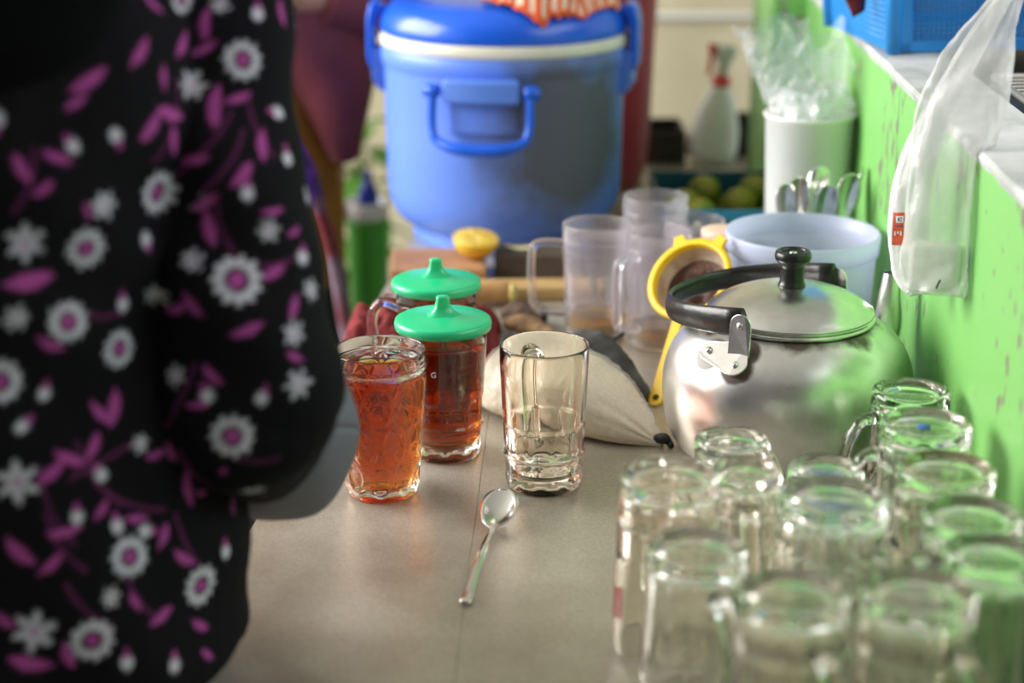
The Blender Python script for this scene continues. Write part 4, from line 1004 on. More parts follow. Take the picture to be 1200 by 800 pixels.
hb1 = thing('frosted_bag', 'long frosted plastic bag hanging over the ledge against the green wall, white block inside', 'bag', atD(1096, 345, 1.60))
V, Fc = hangbag([(1096, 346, 1.588, 0.026, 0.006), (1097, 335, 1.588, 0.031, 0.012), (1098, 300, 1.588, 0.033, 0.016), (1103, 240, 1.574, 0.032, 0.014), (1116, 180, 1.562, 0.035, 0.012), (1130, 125, 1.56, 0.036, 0.012), (1146, 75, 1.555, 0.031, 0.011), (1163, 35, 1.555, 0.022, 0.009), (1184, -10, 1.555, 0.012, 0.007), (1205, -60, 1.555, 0.005, 0.004)], 0.01, seed=3, wr_=0.012)
for v in V:                                               # lies flat where it presses on the wall and its cap
    t_ = (v-WO).dot(RT)
    if v.z < LZ+0.003 and t_ > -0.0042: v -= RT*(t_+0.0042)
mk('bag_film', [v-hb1.location for v in V], Fc, m_frost, hb1)
q0 = atD(1096, 312, 1.60)-hb1.location
mk('white_block', *xf(box(0, 0, 0, 0.046, 0.016, 0.044, 0.006, 3), Matrix.Translation(q0)@Matrix.Rotation(R(-24), 4, 'Z')), mat('white_block', (0.78, 0.82, 0.76), 0.5), hb1)
mk('ink_mark', *xf(tube([(0.002, 0, 0.004), (0, 0, 0.0), (-0.001, 0, -0.004)], 0.0009, 6), Matrix.Translation(atD(1099, 333, 1.572)-hb1.location)), mat('ink', (0.01, 0.01, 0.01), 0.6), hb1)
hb2 = thing('carrier_bag', 'white carrier bag with orange-red print, hanging between the frosted bag and the green wall', 'bag', atD(1068, 330, 1.66))
V, Fc = hangbag([(1074, 346, 1.655, 0.006, 0.003), (1070, 325, 1.655, 0.018, 0.005), (1066, 280, 1.65, 0.019, 0.007), (1066, 235, 1.64, 0.019, 0.007), (1076, 190, 1.63, 0.017, 0.006), (1092, 150, 1.62, 0.014, 0.005), (1118, 95, 1.61, 0.012, 0.005), (1150, 40, 1.60, 0.010, 0.004), (1185, -15, 1.60, 0.006, 0.004)], 0.01, seed=11)
mk('bag_film', [v-hb2.location for v in V], Fc, m_wbag, hb2)
# printed patch: follows the bag surface
bv = BVHTree.FromPolygons(V, Fc)
camo = Vector((0, 0, CAMH))
def onbag(px, py):
    d_ = (atD(px, py, 1.6)-camo).normalized(); h_ = bv.ray_cast(camo, d_)
    return (h_[0]-d_*0.0006) if h_[0] else atD(px, py, 1.63)
def patch(name, x0, y0, x1, y1, m, nu=8, nv=8, lift=0.0, skew=0):
    def fn(u, v):
        p_ = onbag(x0+(x1-x0)*u+skew*v, y0+(y1-y0)*v); return p_ - (p_-camo).normalized()*lift - hb2.location
    return mk(name, *grid(nu, nv, fn), m, hb2, recalc=False)
m_org = mat('orange_red_ink', (0.8, 0.13, 0.06), 0.5); m_wi = mat('white_ink', (0.9, 0.9, 0.92), 0.5); m_bi = mat('blue_ink', (0.1, 0.12, 0.35), 0.5)
patch('printed_panel', 1047, 249, 1066, 287, m_org, skew=-2)
patch('printed_square', 1050, 253, 1059, 261, m_wi, lift=0.0004)
patch('printed_letter', 1052, 255, 1053.5, 259, m_bi, 3, 3, lift=0.0008); patch('printed_letter', 1054.5, 255, 1057, 256, m_bi, 3, 3, lift=0.0008); patch('printed_letter', 1054.5, 258, 1056.5, 259, m_bi, 3, 3, lift=0.0008)
patch('printed_line', 1049, 264, 1060, 265.5, m_bi, lift=0.0004)
for i, xx_ in enumerate((1046.5, 1050, 1053.5)):
    patch('printed_letter', xx_+1.2, 271, xx_+3.2, 276 if i != 1 else 274, m_wi, 3, 3, lift=0.0004)

# ------------------------------------------------------------------ blue basket on the ledge
m_bask = mat('basket_blue', (0.02, 0.24, 0.62), 0.38)
cB = atZ(1047, 62, LZ+0.002)
rb_ = R(9)
BX, BY, BZ = 0.30, 0.22, 0.13
bsk = thing('basket', 'bright blue plastic basket with ribbed and perforated sides standing on the ledge', 'basket', (cB.x, cB.y, LZ+0.0025), rb_)
tp_ = 0.10                                                # outward slope of the sides
mk('basket_floor', *box(BX/2, BY/2, 0.0025, BX-0.004, BY-0.004, 0.005), m_bask, bsk, smooth=False)
def wallpt(s, z, side):                                   # s along the side, z up
    o = tp_*z
    if side == 'l': return Vector((-o, -o+s*(BY+2*o), z))
    if side == 'r': return Vector((BX+o, -o+s*(BY+2*o), z))
    if side == 'f': return Vector((-o+s*(BX+2*o), -o, z))
    return Vector((-o+s*(BX+2*o), BY+o, z))
for side in 'lrfb':
    if side in 'lr':
        w_ = mk('solid_side', *grid(2, 2, lambda u, v: wallpt(u, v*BZ, side)), m_bask, bsk, recalc=False, smooth=False); solid(w_, 0.003, 0)
        for k in range(16):
            z = 0.012+k*0.0066
            mk('rib', *tube([wallpt(0.06, z, side), wallpt(0.94, z, side)], 0.0022, 6), m_bask, bsk)
    else:
        # frame bands plus a fine lattice (holes of a few pixels: one mesh)
        for (z0, z1) in ((0.0, 0.013), (0.062, 0.078), (0.118, BZ)):
            w_ = mk('band', *grid(2, 2, lambda u, v: wallpt(u, z0+(z1-z0)*v, side)), m_bask, bsk, recalc=False, smooth=False); solid(w_, 0.003, 0)
        for (s0, s1) in ((0, 0.07), (0.93, 1)):
            w_ = mk('corner_band', *grid(2, 2, lambda u, v: wallpt(s0+(s1-s0)*u, BZ*v, side)), m_bask, bsk, recalc=False, smooth=False); solid(w_, 0.003, 0)
        bars = [tube([wallpt(0.07+0.86*k/44, 0.01, side), wallpt(0.07+0.86*k/44, 0.12, side)], 0.0012, 5) for k in range(45)]
        bars += [tube([wallpt(0.06, 0.013+0.0056*k, side), wallpt(0.94, 0.013+0.0056*k, side)], 0.0012, 5) for k in range(19)]
        lt = mk('lattice', *join(*bars), m_bask, bsk); lt['kind'] = 'stuff'
for side in ('l', 'f', 'r', 'b'):
    mk('rim', *tube([wallpt(-0.01, BZ, side), wallpt(1.01, BZ, side)], 0.005, 10), m_bask, bsk)
for (sx_, sy_) in ((0, 0), (1, 0), (0, 1), (1, 1)):
    P = [Vector((sx_*BX+(sx_*2-1)*tp_*z, sy_*BY+(sy_*2-1)*tp_*z, z)) for z in (0.0, 0.06, BZ)]
    mk('corner_post', *tube(P, 0.009, 12), m_bask, bsk)
rl_ = atD(1004, 4, 2.09)
tag(mk('red_scrap', *grid(8, 10, lambda u, v: ((u-0.5)*(0.012+0.022*(1-v) if v > 0.2 else 0.022)*1.0+0.006*v, -0.003+0.006*abs(u-0.5)+0.003*sin(v*5), -0.034*v+0.02+0.008*u)), mat('dark_red_skin', (0.1, 0.006, 0.012), 0.35), loc=rl_+Vector((-0.006, -0.012, 0.0)), recalc=False), 'dark red dried scrap hanging on the ribbed side of the blue basket', 'scrap')
solid(bpy.data.objects['red_scrap'], 0.0015)

# ------------------------------------------------------------------ wire rack lying behind the ledge
m_wire = mat('dull_wire', (0.45, 0.44, 0.42), 0.4, 0.8)
rk = thing('wire_rack', 'dull wire drying rack lying on the dark counter behind the ledge', 'rack', W(1.10, 0.092, LZ-0.0298), -WA)
z0 = 0.0335
RW, RL = 0.34, 0.78
mk('frame', *tube([(0, 0, z0), (RW, 0, z0), (RW, RL, z0), (0, RL, z0)], 0.004, 8, closed=True), m_wire, rk)
wm = None
for i in range(40):
    y = 0.015+i*(RL-0.03)/39
    if wm is None:
        o = mk('wire', *tube([(0, 0, 0), (RW, 0.05, 0)], 0.0022, 6), m_wire, rk, loc=(0, y-0.01, z0+0.003)); wm = o
    else:
        o = wm.copy(); col.objects.link(o); o.parent = rk; o.location = (0, y-0.01, z0+0.003)
for x in (0.08, 0.17, 0.26): mk('cross_bar', *tube([(x, 0, z0-0.004), (x, RL, z0-0.004)], 0.0035, 6), m_wire, rk)
for x, y in ((0.01, 0.02), (RW-0.01, 0.02), (0.01, RL-0.02), (RW-0.01, RL-0.02)): mk('foot', *tube([(x, y, 0.0), (x, y, z0)], 0.0035, 8), m_wire, rk)

# ------------------------------------------------------------------ people
m_skin = mat('skin', (0.42, 0.23, 0.14), 0.55, Subsurface_Weight=0.1)
def ell(c, rx, ry, rz_, n=20):
    V, Fc = lathe([(0, -1)]+[(cos(R(a)), sin(R(a))) for a in range(-75, 76, 15)]+[(0, 1)], n)
    return [Vector((c[0]+v[0]*rx, c[1]+v[1]*ry, c[2]+v[2]*rz_)) for v in V], Fc
def hand(wr, d, up, s=1.0):                                # palm, four fingers, thumb
    d = d.normalized(); side = d.cross(up).normalized(); up = side.cross(d).normalized(); out = []
    pe = wr+d*0.085*s
    out.append(tube([wr, wr+d*0.04*s, pe], [0.02*s, 0.032*s, 0.034*s], 12, up=tuple(up), flat=(0.45, 1.1)))
    for k, l in enumerate((0.07, 0.078, 0.073, 0.058)):
        b_ = pe - d*0.012*s + side*(k-1.5)*0.0185*s
        out.append(tube([b_, b_+d*l*0.5*s, b_+d*l*0.82*s-up*0.016*s, b_+d*l*0.92*s-up*0.036*s], [0.0092*s, 0.0088*s, 0.0082*s, 0.0068*s], 8))
    b_ = wr+d*0.025*s - side*0.024*s
    out.append(tube([b_, b_+d*0.03*s-side*0.024*s-up*0.01*s, b_+d*0.062*s-side*0.026*s-up*0.022*s], [0.012*s, 0.0105*s, 0.008*s], 8))
    return out
def figure(J, facing):
    f = Vector(facing).normalized(); sd = f.cross(Vector((0, 0, 1)))
    H = J['head']; P = []
    P.append(ell(H, 0.078, 0.092, 0.112))
    for dz, df, dx, r in ((-0.005, 0.092, 0, 0.016), (-0.02, 0.098, 0, 0.015), (-0.055, 0.08, 0, 0.022), (-0.09, 0.06, 0, 0.03), (0.0, 0.0, 0.078, 0.02), (0.0, 0.0, -0.078, 0.02), (0.02, 0.078, 0.03, 0.016), (0.02, 0.078, -0.03, 0.016)):
        c = H+f*df+sd*dx+Vector((0, 0, dz)); P.append(ell(c, r, r, r*1.2, 12))
    ch = J['chest']; pe = J['pelvis']
    P.append(tube([H-Vector((0, 0, 0.06)), ch+Vector((0, 0, 0.16))], [0.055, 0.06], 14))
    P.append(tube([ch+Vector((0, 0, 0.17)), ch+Vector((0, 0, 0.08)), ch, (ch+pe)/2, pe, pe-Vector((0, 0, 0.1))], [0.08, 0.135, 0.15, 0.13, 0.155, 0.13], 18, flat=(0.68, 1.0), up=tuple(f)))
    for s in ('L', 'R'):
        a, b_, c = J['sh'+s], J['el'+s], J['wr'+s]
        P.append(tube([ch+Vector((0, 0, 0.1)), a], [0.06, 0.046], 12)); P.append(ell(a, 0.046, 0.046, 0.046))
        P.append(tube([a, (a+b_)/2, b_], [0.044, 0.040, 0.036], 12)); P.append(ell(b_, 0.0365, 0.0365, 0.0365))
        P.append(tube([b_, b_*0.7+c*0.3, c], [0.036, 0.035, 0.025], 12))
        P += hand(c, c-b_, Vector((0, 0, 1)))
        hip = J['hip'+s]; kn_ = J['kn'+s]; an = J['an'+s]
        P.append(tube([hip, (hip+kn_)/2, kn_], [0.085, 0.075, 0.055], 14)); P.append(ell(kn_, 0.055, 0.055, 0.055))
        P.append(tube([kn_, kn_*0.7+an*0.3, an], [0.054, 0.053, 0.035], 12))
        P.append(tube([an-f*0.04-Vector((0, 0, 0.02)), an+f*0.06-Vector((0, 0, 0.03)), an+f*0.16-Vector((0, 0, 0.045))], [0.034, 0.036, 0.018], 12))
    return join(*P)
V3 = Vector
def open_face(me, H, f):                                  # leave the face free in a head cloth
    f = Vector(f).normalized(); sd = f.cross(Vector((0, 0, 1))); H = Vector(H)
    bm = bmesh.new(); bm.from_mesh(me)
    kill = [v for v in bm.verts if (v.co-H).dot(f) > 0.03 and ((v.co-H).dot(sd)/0.058)**2+((v.co.z-H.z+0.012)/0.082)**2 < 1]
    bmesh.ops.delete(bm, geom=kill, context='VERTS'); bm.to_mesh(me); bm.free(); return me
def face_parts(per, H, f):
    f = Vector(f).normalized(); sd = f.cross(Vector((0, 0, 1))); o_ = Vector(per.location)
    for s_ in (-1, 1):
        e_ = mk('eye', *ell(H+f*0.088+sd*0.030*s_+Vector((0, 0, 0.014))-o_, 0.011, 0.011, 0.0075, 14), mat('eye_white', (0.75, 0.72, 0.68), 0.25), per)
        mk('iris', *ell(H+f*0.0955+sd*0.030*s_+Vector((0, 0, 0.014))-o_, 0.0048, 0.0048, 0.0048, 12), mat('eye_dark', (0.02, 0.012, 0.008), 0.2), e_)
    mk('mouth', *tube([H+f*0.094+sd*x+Vector((0, 0, -0.054-0.002*abs(x)*50))-o_ for x in (-0.02, -0.008, 0.008, 0.02)], [0.002, 0.005, 0.005, 0.002], 8), mat('lips', (0.36, 0.10, 0.09), 0.45), per)
# ---- person one, black floral dress
H1 = V3((-0.385, 1.225, 0.72))
SHR = atD(258, -62, 1.27); ELR = atD(292, 478, 1.27); WRR = atD(303, 470, 1.46)
J1 = dict(head=H1, chest=V3((-0.40, 1.22, 0.36)), pelvis=V3((-0.43, 1.22, 0.10)), shR=SHR+V3((-0.045, 0, -0.04)), elR=ELR, wrR=WRR, shL=V3((-0.57, 1.20, 0.48)), elL=V3((-0.60, 1.26, 0.22)), wrL=V3((-0.48, 1.44, 0.18)),
          hipR=V3((-0.36, 1.21, 0.05)), knR=V3((-0.37, 1.22, -0.30)), anR=V3((-0.37, 1.2, -0.69)), hipL=V3((-0.51, 1.21, 0.05)), knL=V3((-0.51, 1.22, -0.30)), anL=V3((-0.51, 1.2, -0.69)))
per1 = thing('person', 'person in a black dress with white daisies and pink leaves, standing at the table', 'person', (-0.43, 1.22, FLZ))
vf = figure(J1, (0.15, 1, 0)); me = remesh(vf, 0.005, 3); mko('body', me, m_skin, per1, loc=-per1.location)
# dress: torso stack + sleeve, one surface
T1 = []
tors = [((-0.40, 1.22, 0.535), 0.085, 0.07), ((-0.40, 1.22, 0.505), 0.165, 0.10), ((-0.40, 1.22, 0.45), 0.185, 0.125), ((-0.41, 1.22, 0.36), 0.185, 0.14), ((-0.415, 1.22, 0.26), 0.180, 0.142), ((-0.405, 1.22, 0.18), 0.192, 0.145), ((-0.400, 1.215, 0.10), 0.204, 0.148), ((-0.402, 1.21, 0.05), 0.203, 0.15), ((-0.404, 1.205, 0.022), 0.198, 0.15), ((-0.41, 1.2, 0.011), 0.180, 0.148), ((-0.445, 1.20, 0.002), 0.160, 0.148), ((-0.456, 1.20, -0.02), 0.166, 0.15), ((-0.458, 1.20, -0.08), 0.168, 0.15), ((-0.46, 1.20, -0.3), 0.178, 0.165), ((-0.47, 1.2, -0.55), 0.19, 0.19), ((-0.47, 1.2, -0.715), 0.198, 0.20)]
V, Fc = [], []; nk = 40
cs = resample([t[0] for t in tors], 4); rs = resample([(t[1], t[2], 0) for t in tors], 4)
for c_, r_ in zip(cs, rs):
    for k in range(nk):
        a = 2*pi*k/nk; V.append((c_.x+r_.x*math.copysign(abs(cos(a))**0.9, cos(a)), c_.y+r_.y*sin(a), c_.z))
for i in range(len(cs)-1):
    for k in range(nk): Fc.append((i*nk+k, i*nk+(k+1) % nk, (i+1)*nk+(k+1) % nk, (i+1)*nk+k))
Fc += [tuple(range(nk))[::-1], tuple((len(cs)-1)*nk+k for k in range(nk))]
T1.append((V, Fc))
arm = [(262, -70, 1.27, 0.048), (258, 0, 1.265, 0.050), (258, 120, 1.26, 0.0545), (264, 240, 1.26, 0.060), (277, 350, 1.265, 0.065), (287, 430, 1.275, 0.068), (294, 478, 1.29, 0.065)]
T1.append(tube(resample([atD(a[0], a[1], a[2]) for a in arm], 5), [a[3] for a in arm], 26))
T1.append(tube([V3((-0.40, 1.22, 0.50)), V3((-0.30, 1.225, 0.505)), SHR+V3((-0.035, 0, -0.02)), SHR+V3((0.0, 0, -0.08))], [0.085, 0.078, 0.068, 0.055], 24))
T1.append(tube([J1['shR'], J1['elR']], [0.056, 0.056], 22))
T1.append(ell(SHR+V3((-0.035, 0, -0.025)), 0.075, 0.075, 0.068))
T1.append(ell(J1['shL'], 0.08, 0.08, 0.075)); T1.append(tube([V3((-0.40, 1.22, 0.50)), J1['shL']], [0.085, 0.075], 20))
T1.append(ell(atD(296, 482, 1.29), 0.061, 0.07, 0.058))
fore = [(296, 487, 1.29, 0.058), (305, 500, 1.35, 0.054), (314, 505, 1.40, 0.050)]
T1.append(tube(resample([atD(a[0], a[1], a[2]) for a in fore], 5), [a[3] for a in fore], 26))
T1.append(tube([V3((-0.5, 1.22, 0.49)), J1['shL'], J1['elL']], [0.06, 0.06, 0.06], 20)); T1.append(tube([J1['elL'], J1['wrL']], [0.06, 0.055], 20))
me = remesh(join(*T1), 0.0028, 6)
nv = len(me.vertices); co = np.empty(nv*3, 'f'); me.vertices.foreach_get('co', co); co = co.reshape(-1, 3)
no = np.empty(nv*3, 'f'); me.vertices.foreach_get('normal', no); no = no.reshape(-1, 3)
# soft folds
ph_ = np.arctan2(co[:, 1]-1.22, co[:, 0]+0.42); z_ = co[:, 2]
fold = 0.0035*np.sin(ph_*9+2.2*np.sin(z_*7))*np.clip((0.25-z_)/0.3, 0, 1) + 0.002*np.sin(co[:, 0]*60+co[:, 2]*46+1.5*np.sin(co[:, 2]*19)) + 0.0018*np.sin(co[:, 2]*70-co[:, 0]*25+2*np.sin(co[:, 0]*30))
fold = np.where((z_ < 0.03) & (z_ > -0.13), fold*0.1, fold)
co = co + no*fold[:, None]
me.vertices.foreach_set('co', co.astype('f').ravel()); me.update()
me.vertices.foreach_get('normal', no.ravel()); 
colr = np.tile(np.array([0.005, 0.0045, 0.0065]), (nv, 1))
WHT = np.array([0.60, 0.59, 0.68]); PNK = np.array([0.40, 0.07, 0.30]); DPK = np.array([0.15, 0.025, 0.11])
bvh = BVHTree.FromPolygons([tuple(c) for c in co.tolist()], [tuple(p.vertices) for p in me.polygons])
def frame(p_, n_):
    n_ = V3(n_).normalized(); t1 = V3((1, 0, 0)); t1 = (t1-n_*t1.dot(n_))
    if t1.length < 0.25: t1 = V3((0, 1, 0)) - n_*n_.y
    t1.normalize(); t2 = n_.cross(t1); 
    if t2.z < 0: t2 = -t2
    return t1, t2, n_
def near(p_, rad):
    d_ = co - np.array(p_); m_ = np.nonzero((np.abs(d_) < rad).all(1))[0]; return m_, d_[m_]
def blend(ix, mask, c_):
    mask = np.clip(mask, 0, 1)[:, None]; colr[ix] = colr[ix]*(1-mask)+c_*mask
soft = 0.0016
def stamp(p_, n_, kind, r, ang):
    t1, t2, nn_ = frame(p_, n_); ix, d_ = near(p_, r*1.5+0.01)
    if len(ix) == 0: return
    fa = no[ix] @ np.array(nn_); x = d_ @ np.array(t1); y = d_ @ np.array(t2); ok = (fa > 0.1)
    c_, s_ = cos(ang), sin(ang); x, y = x*c_+y*s_, -x*s_+y*c_
    rr = np.hypot(x, y); th = np.arctan2(y, x)
    if kind == 'daisy':
        ro = r*(0.90+0.12*np.cos(th*11)); blend(ix, ok*np.clip((ro-rr)/soft, 0, 1), WHT)
        blend(ix, ok*np.clip((r*0.54-rr)/soft, 0, 1), np.array([0.02, 0.012, 0.02])); blend(ix, ok*np.clip((r*0.36-rr)/soft, 0, 1), PNK)
    elif kind == 'white':
        ro = r*(0.72+0.28*np.cos(th*6+1)); blend(ix, ok*np.clip((ro-rr)/soft, 0, 1)*0.9, WHT); blend(ix, ok*np.clip((r*0.25-rr)/soft, 0, 1)*0.7, PNK)
    elif kind == 'bud':
        e_ = np.hypot(x/0.8, y+0.1*r); blend(ix, ok*np.clip((r*0.85-e_)/soft, 0, 1), WHT); e2 = np.hypot(x/0.55, y-r*0.75); blend(ix, ok*np.clip((r*0.62-e2)/soft, 0, 1), PNK)
    elif kind == 'leaf':
        f_ = x/r; wv = 0.30*r*np.clip(1-f_**2, 0, 1); blend(ix, ok*(np.abs(f_) < 1)*np.clip((wv-np.abs(y-0.12*r*(f_**2)))/soft+0.4, 0, 1), PNK)
    elif kind == 'stem':
        f_ = x/r; blend(ix, ok*(np.abs(f_) < 1)*np.clip((0.0016-np.abs(y-0.2*r*(f_**2)))/soft+0.3, 0, 1)*0.8, DPK)
def stamp_px(px, py, kind, rpx, ang=0.0):
    d_ = (atD(px, py, 1.0)-camo).normalized(); h_ = bvh.ray_cast(camo, d_)
    if h_[0] is None: return None
    dep = h_[0].y*CP-(h_[0].z-CAMH)*SP; stamp(h_[0], h_[1], kind, rpx*dep/F, ang); used.append(h_[0]); return h_[0]
used = []
stems = [(60, 600, 55, 70), (205, 480, 60, -60), (110, 560, 50, 60), (225, 650, 55, 60), (245, 170, 50, -50), (205, 145, 55, -60), (270, 190, 45, -60), (150, 590, 50, 20), (235, 560, 45, 50), (110, 370, 45, 15), (300, 150, 40, 60), (320, 310, 40, -10), (35, 215, 40, -70), (260, 270, 40, 70), (290, 540, 40, 20), (160, 700, 40, 60), (100, 715, 40, 50), (70, 640, 45, 60)]
for x, y, l_, a in stems: stamp_px(x, y, 'stem', l_, R(-a))
leaves = [(240, 28, 95, 20), (215, 52, -55, 22), (165, 62, -55, 20), (240, 57, -30, 15), (192, 90, 90, 15), (200, 134, 12, 24), (251, 125, 92, 26), (280, 115, -25, 16), (204, 165, 95, 18), (178, 150, -45, 22), (228, 188, -8, 17), (307, 170, 85, 20), (240, 238, -30, 18), (245, 268, 75, 22), (285, 205, -55, 20), (68, 185, 15, 18), (25, 198, 62, 20), (51, 222, -35, 16), (35, 330, -3, 30), (105, 95, -30, 24), (320, 248, -10, 14), (345, 272, -35, 12), (205, 363, -20, 18), (224, 358, 45, 18), (345, 360, -75, 16), (290, 388, -20, 20), (103, 247, 80, 12),
 (118, 485, 45, 18), (134, 478, -80, 22), (110, 523, -65, 18), (82, 538, 20, 20), (60, 555, -40, 20), (182, 533, -10, 14), (200, 530, 60, 14), (220, 572, 75, 20), (235, 578, 0, 10), (120, 597, -55, 14), (160, 608, -5, 15), (75, 624, -3, 20), (22, 648, 50, 24), (60, 662, -40, 18), (193, 627, -70, 16), (216, 655, 38, 18), (158, 705, 60, 14), (190, 722, -35, 18), (80, 768, 80, 20), (35, 778, 18, 26), (235, 733, 20, 16), (243, 767, 20, 14), (5, 728, 40, 16), (60, 405, 35, 18), (248, 440, 45, 16), (232, 475, -10, 14), (345, 418, 30, 14), (273, 590, 75, 14), (330, 15, 70, 16), (180, 5, 10, 16), (320, 320, -30, 18), (40, 60, 40, 16), (90, 120, -30, 16)]
for x, y, a, l_ in leaves: stamp_px(x, y, 'leaf', l_*1.12, R(-a))
for x, y, r in [(285, 70, 25), (184, 225, 28), (278, 328, 32), (140, 408, 25), (101, 291, 26), (80, 377, 26), (0, 447, 28), (152, 652, 26), (108, 750, 28), (236, 686, 26), (272, 511, 28), (213, 0, 18)]: stamp_px(x, y, 'daisy', r, 0.3)
for x, y, r in [(224, 100, 20), (122, 240, 20), (225, 305, 17), (315, 270, 16), (30, 285, 26), (18, 373, 18), (20, 565, 28), (40, 740, 28), (345, 390, 18), (130, 700, 14), (180, 345, 15), (350, 450, 20), (205, 440, 15), (165, 520, 14), (297, 575, 18), (365, 340, 16), (360, 230, 12), (258, 5, 14)]: stamp_px(x, y, 'white', r, x*0.3)
for x, y, a in [(302, 15, 0), (85, 170, 40), (136, 160, 200), (290, 225, 0), (325, 132, 100), (337, 184, 20), (172, 282, 200), (144, 355, 0), (52, 460, -20), (27, 498, -60), (90, 604, 0), (137, 615, 10), (172, 622, -90), (242, 462, 20), (308, 465, -20), (265, 645, 0), (149, 775, 0), (205, 778, 0), (345, 75, 20), (118, 555, 30), (355, 300, 0)]: stamp_px(x, y, 'bud', 12.5, R(a))
random.seed(11)
up_ = np.array([tuple(u) for u in used]); cnt = 0
ids = random.sample(range(nv), 2600)
for i in ids:
    p_ = V3(co[i]); q_ = pix(p_)
    if 0 < q_[0] < 420 and 0 < q_[1] < 800 and (V3(no[i]).dot(camo-p_) > 0): continue
    if np.min(np.sum((up_-co[i])**2, 1)) < 0.032**2: continue
    k_ = random.choice(['daisy', 'leaf', 'leaf', 'bud', 'white', 'leaf']); stamp(p_, no[i], k_, {'daisy': 0.016, 'leaf': 0.014, 'bud': 0.008, 'white': 0.012}[k_], random.uniform(0, 6.28)); up_ = np.vstack([up_, co[i]]); cnt += 1
ca = me.color_attributes.new('Col', 'FLOAT_COLOR', 'POINT')
ca.data.foreach_set('color', np.hstack([colr, np.ones((nv, 1))]).astype('f').ravel())
m_dress = attr_mat('floral_black_cotton', 0.9, bump=0.1, bscale=900, Specular_IOR_Level=0.15)
ds = mko('dress', me, m_dress, per1, loc=-per1.location); ds['label'] = 'black dress printed with white daisies and pink leaves'
# cuff hanging open from the forearm; light on the black sleeve painted as grey
m_cuff = film('lit_grey_cuff', (0.13, 0.13, 0.17), 0.92, 0.7, 0.2, 200)
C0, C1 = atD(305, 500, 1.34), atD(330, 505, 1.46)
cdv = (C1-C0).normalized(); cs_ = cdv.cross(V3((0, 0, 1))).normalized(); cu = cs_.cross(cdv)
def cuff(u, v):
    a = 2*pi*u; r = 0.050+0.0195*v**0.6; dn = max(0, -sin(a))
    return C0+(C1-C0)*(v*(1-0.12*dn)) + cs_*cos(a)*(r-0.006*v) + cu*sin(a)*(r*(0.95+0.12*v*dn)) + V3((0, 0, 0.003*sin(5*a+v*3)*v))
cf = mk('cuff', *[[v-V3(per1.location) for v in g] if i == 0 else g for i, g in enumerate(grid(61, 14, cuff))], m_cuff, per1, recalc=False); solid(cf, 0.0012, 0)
# black head cloth falling over the back and shoulder
HJ = []
HJ.append(ell(H1, 0.098, 0.112, 0.132, 28))
HJ.append(ell((-0.425, 1.145, 0.56), 0.193, 0.085, 0.150, 36)); HJ.append(ell((-0.40, 1.17, 0.63), 0.13, 0.10, 0.12, 30))
HJ.append(tube([H1-V3((0, 0, 0.04)), V3((-0.41, 1.21, 0.56)), V3((-0.44, 1.19, 0.49)), V3((-0.49, 1.15, 0.425)), V3((-0.51, 1.145, 0.36))], [0.10, 0.13, 0.168, 0.165, 0.13], 30, flat=(0.82, 1)))
me = open_face(remesh(join(*HJ), 0.006, 6), H1, (0.15, 1, 0)); face_parts(per1, H1, (0.15, 1, 0))
mko('head_cloth', me, mat('black_head_cloth', (0.004, 0.004, 0.005), 0.95, bump=0.2, bscale=60, Specular_IOR_Level=0.08), per1, loc=-per1.location)
# ---- person two, maroon top and ochre skirt, far side of the table
P2 = V3((-0.375, 2.86, FLZ))
def off(x, y, z): return V3((P2.x+x, P2.y+y, z))
J2 = dict(head=off(0.0, 0, 0.74), chest=off(0, 0, 0.38), pelvis=off(-0.05, 0, 0.08), shR=off(-0.17, 0, 0.5), elR=off(-0.2, -0.06, 0.24), wrR=off(-0.1, -0.22, 0.2), shL=off(0.17, 0, 0.5), elL=off(0.17, -0.03, 0.3), wrL=off(0.05, -0.16, 0.32),
          hipR=off(-0.12, 0, 0.03), knR=off(-0.12, 0, -0.3), anR=off(-0.12, 0.02, -0.69), hipL=off(0.02, 0, 0.03), knL=off(0.02, 0, -0.3), anL=off(0.02, 0.02, -0.69))
per2 = thing('person', 'person in a maroon head veil and ochre skirt, standing near the blue cooler', 'person', P2)
me = remesh(figure(J2, (0.3, -1, 0)), 0.006, 3); mko('body', me, m_skin, per2, loc=-P2)
def lathe_e(S, n=40):
    V, Fc = [], []
    cs = resample([s[0] for s in S], 4); rs = resample([(s[1], s[2], 0) for s in S], 4)
    for c_, r_ in zip(cs, rs):
        for k in range(n): a = 2*pi*k/n; V.append((c_.x+r_.x*cos(a), c_.y+r_.y*sin(a), c_.z))
    for i in range(len(cs)-1):
        for k in range(n): Fc.append((i*n+k, i*n+(k+1) % n, (i+1)*n+(k+1) % n, (i+1)*n+k))
    Fc += [tuple(range(n))[::-1], tuple((len(cs)-1)*n+k for k in range(n))]; return V, Fc
def loc2(x, y, z): return V3((x, y, z-FLZ))
mk('skirt', *lathe_e([(loc2(-0.05, 0, 0.25), 0.13, 0.11), (loc2(-0.055, 0, 0.08), 0.155, 0.13), (loc2(-0.055, 0, -0.1), 0.155, 0.13), (loc2(-0.055, 0, -0.215), 0.155, 0.135)]), mat('ochre_cotton', (0.36, 0.15, 0.012), 0.85, var=0.3, scale=20), per2)
mk('underskirt', *lathe_e([(loc2(-0.045, 0, -0.16), 0.15, 0.125), (loc2(-0.045, 0, -0.4), 0.155, 0.13), (loc2(-0.045, 0, -0.72), 0.17, 0.15)]), mat('black_cotton', (0.008, 0.008, 0.01), 0.85), per2)
m_veil = mat('maroon_veil', (0.19, 0.035, 0.05), 0.8, color2=(0.12, 0.022, 0.035), scale=8)
VE = []
VE.append(ell((0, 0.0, 0.74-FLZ), 0.10, 0.112, 0.132, 28))
